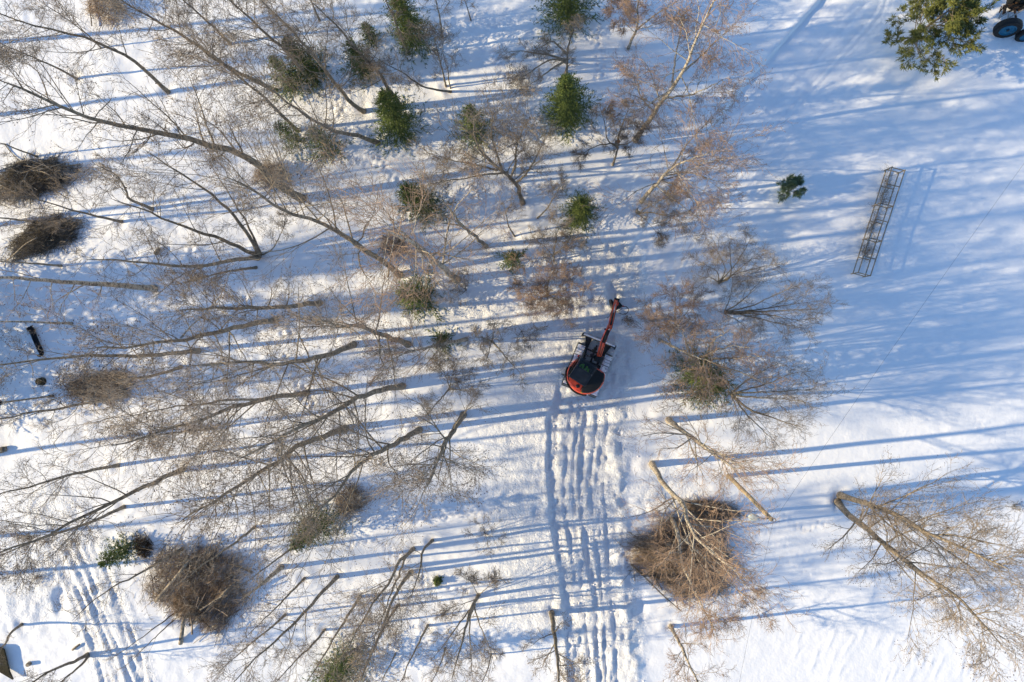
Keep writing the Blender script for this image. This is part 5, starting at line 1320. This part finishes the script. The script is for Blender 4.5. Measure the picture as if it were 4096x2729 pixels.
def stump(px, r, h, label, mt='log', top='wood', n=9, seed=0, name='tree_stump'):
    rg = np.random.default_rng(seed + 800)
    b = G(*px); root = empty(name, b, label, 'stump')
    pr = [(r * 1.25, -0.1), (r * 1.08, h * 0.3), (r, h * 0.8), (r * 0.93, h)]
    lathe('trunk', pr, (0, 0, 0), (0.04, 0.03, 1), M[mt], root, n)
    lathe('cut_face', [(r * 0.86, 0), (r * 0.84, 0.012)], (0.04 * h, 0.03 * h, h + 0.001), (0.04, 0.03, 1), M[top], root, n)
    return root
stump((167, 1526), 0.22, 0.35, 'round dark stump on shaded snow below the black pipe', 'moss', 'moss', 12, 1)
stump((115, 2657), 0.12, 0.22, 'small pale stump in the lower left corner', 'log', 'wood', 9, 2)
stump((2553, 846), 0.16, 0.6, 'snowy dark stub by the ploughed track, left of the spreading birch', 'bark', 'snow_plain', 10, 3)

def log(p0, p1, r, label, mt='bark', z=0.08):
    b = G(*p0); e = G(*p1)
    root = empty('log', b, label, 'log')
    A = np.array([0, 0, z]); B = e - b + np.array([0, 0, z])
    pipe('trunk', [A, (A + B) / 2 + np.array([0.02, 0.02, 0.03]), B], [r, r * 0.95, r * 0.75], M[mt], root, 9, 8)
    d = (B - A) / np.linalg.norm(B - A)
    lathe('cut_end', [(r * 0.85, -0.012), (r * 0.85, 0.0)], A - d * 0.003, tuple(-d), M['wood'], root, 10)
log((625, 1018), (641, 992), 0.13, 'short dark log lying left of the many-stemmed tree')
log((293, 2598), (322, 2575), 0.07, 'short broken log beside the old tree in the lower left corner', 'log')
log((0, 1802), (24, 1797), 0.20, 'dark log end at the left edge above the lower left trees')
log((362, 2780 - 430), (372, 2372), 0.03, 'small stick on the snow between the lower left ruts')
cf = W(2474, 566, 2.2) - np.array(broken.location)          # fresh cut where the top of the storm-broken tree was sawn off
cs = lathe('cut_stub', [(0.11, -0.35), (0.12, 0.0)], cf, (0.2, -0.1, 1), M['bark'], broken, 12)
lathe('cut_face', [(0.10, 0.002), (0.10, 0.012)], cf, (0.2, -0.1, 1), M['cut'], cs, 12)

# shed roof corner, lower left
rz_ = 2.2
def RP(x, y, z=rz_): return W(x, y, z)
sh = G(-30, 2690)
shed = empty('shed', sh, 'mossy dark corner of a low shed roof at the left edge', 'shed')
def poly_slab(name, pts, th, mt, parent, o):
    bm = bmesh.new()
    t_ = [bm.verts.new(tuple(p - o)) for p in pts]; b_ = [bm.verts.new(tuple(p - o - np.array([0, 0, th]))) for p in pts]
    bm.faces.new(t_); bm.faces.new(b_[::-1])
    for i in range(len(t_)): bm.faces.new((t_[i], b_[i], b_[(i + 1) % len(t_)], t_[(i + 1) % len(t_)]))
    bmesh.ops.recalc_face_normals(bm, faces=bm.faces)
    return bm_obj(name, bm, mt, parent)
poly_slab('roof', [RP(-60, 2588, 0.20), RP(-2, 2592, 0.19), RP(14, 2600, 0.18), RP(24, 2640, 0.18), RP(36, 2690, 0.17), RP(50, 2720, 0.17), RP(2, 2692, 0.19), RP(-60, 2655, 0.20)][::-1], 0.12, M['moss'], shed, sh)
bm_obj('wall', box_bm((0.05, 0.4, -0.08), (0.5, 0.8, 0.30)), M['wood'], shed, 0.01)

# old farm implement, upper right corner
ib = G(4075, 90)
imp = empty('farm_implement', ib, 'old rusty farm implement with blue-rimmed wheels in the upper right corner', 'farm machine')
def wheel(c, axis, r, w, rim_m, nm='wheel'):
    root = lathe(nm, [(r * 0.62, -w / 2), (r * 0.9, -w / 2), (r, -w * 0.3), (r, w * 0.3), (r * 0.9, w / 2), (r * 0.62, w / 2)], c, axis, M['rubber'], imp, 30, cap=False)
    ax = Vector(axis).normalized()
    c = Vector(tuple(c))
    lathe('rim', [(r * 0.60, -w * 0.30), (r * 0.62, w * 0.46), (r * 0.57, w * 0.52), (r * 0.50, w * 0.30), (r * 0.26, w * 0.22), (r * 0.16, w * 0.30), (r * 0.15, w * 0.42)], c, axis, M[rim_m], root, 26)
    lathe('hub', [(r * 0.12, w * 0.3), (r * 0.12, w * 0.50), (r * 0.06, w * 0.54)], c, axis, M['black'], root, 14)
    return root
wc = W(4031, 112, 0.72) - ib
wheel(wc, (-0.12, -1.0, 0.22), 0.72, 0.40, 'blue')
wheel(W(4105, 140, 0.55) - ib, (-0.05, -1.0, 0.15), 0.55, 0.30, 'blue')
wheel(W(4085, 0, 0.75) - ib, (-0.4, -1.0, 0.3), 0.72, 0.40, 'black')
IM = lambda zx, zy, z: W(3880 + zx / 9.801, zy / 9.801, z) - ib
for A_, B_ in (((1260, 420), (1130, 740)), ((1150, 700), (1500, 490)), ((1520, 480), (1490, 750)), ((1470, 740), (2100, 380))):
    bar('plank', IM(*A_, 0.75), IM(*B_, 0.78), 0.085, 0.03, M['grey_plank'], imp)
for A_, B_, r_ in (((1150, 480), (1420, 180), 0.04), ((1320, 230), (2110, 200), 0.06), ((1700, 160), (1800, 700), 0.06), ((1380, 250), (1330, 560), 0.09), ((1550, 260), (2117, 330), 0.05), ((1240, 260), (1140, 500), 0.03), ((1480, 480), (1900, 300), 0.05)):
    pipe('frame_bar', [IM(*A_, 0.55), IM(*B_, 0.6)], r_, M['rust'], imp, 8)
for zx, zy, s_ in ((1370, 290, 0.16), (1800, 280, 0.2), (1840, 140, 0.14), (1950, 420, 0.12)):
    bm_obj('bracket', box_bm(IM(zx, zy, 0.55), (s_, s_ * 1.3, s_), Matrix.Rotation(0.6, 3, 'Z')), M['rust'], imp, 0.02)
# snow clods thrown up beside the ruts
g = Geo(); r_ = np.random.default_rng(55)
for k in range(240):
    y_ = r_.uniform(1560, 2729); xc_ = np.interp(y_, [1560, 2000, 2729], [2345, 2345, 2410])
    p = G(xc_ + r_.normal() * 75, y_); rad = r_.uniform(0.02, 0.07)
    v = np.array([[1, 0, 0], [-1, 0, 0], [0, 1, 0], [0, -1, 0], [0, 0, 1], [0, 0, -.4]], float) * rad * r_.uniform(0.7, 1.3, (6, 3))
    g.add(v + p + np.array([0, 0, rad * 0.3]), None, [(0, 2, 4), (2, 1, 4), (1, 3, 4), (3, 0, 4), (2, 0, 5), (1, 2, 5), (3, 1, 5), (0, 3, 5)])
cl = g.build('snow_clods', M['snow_plain'], None, True); tag(cl, 'loose snow clods scattered along the excavator trail', 'snow clods', None, 'stuff')
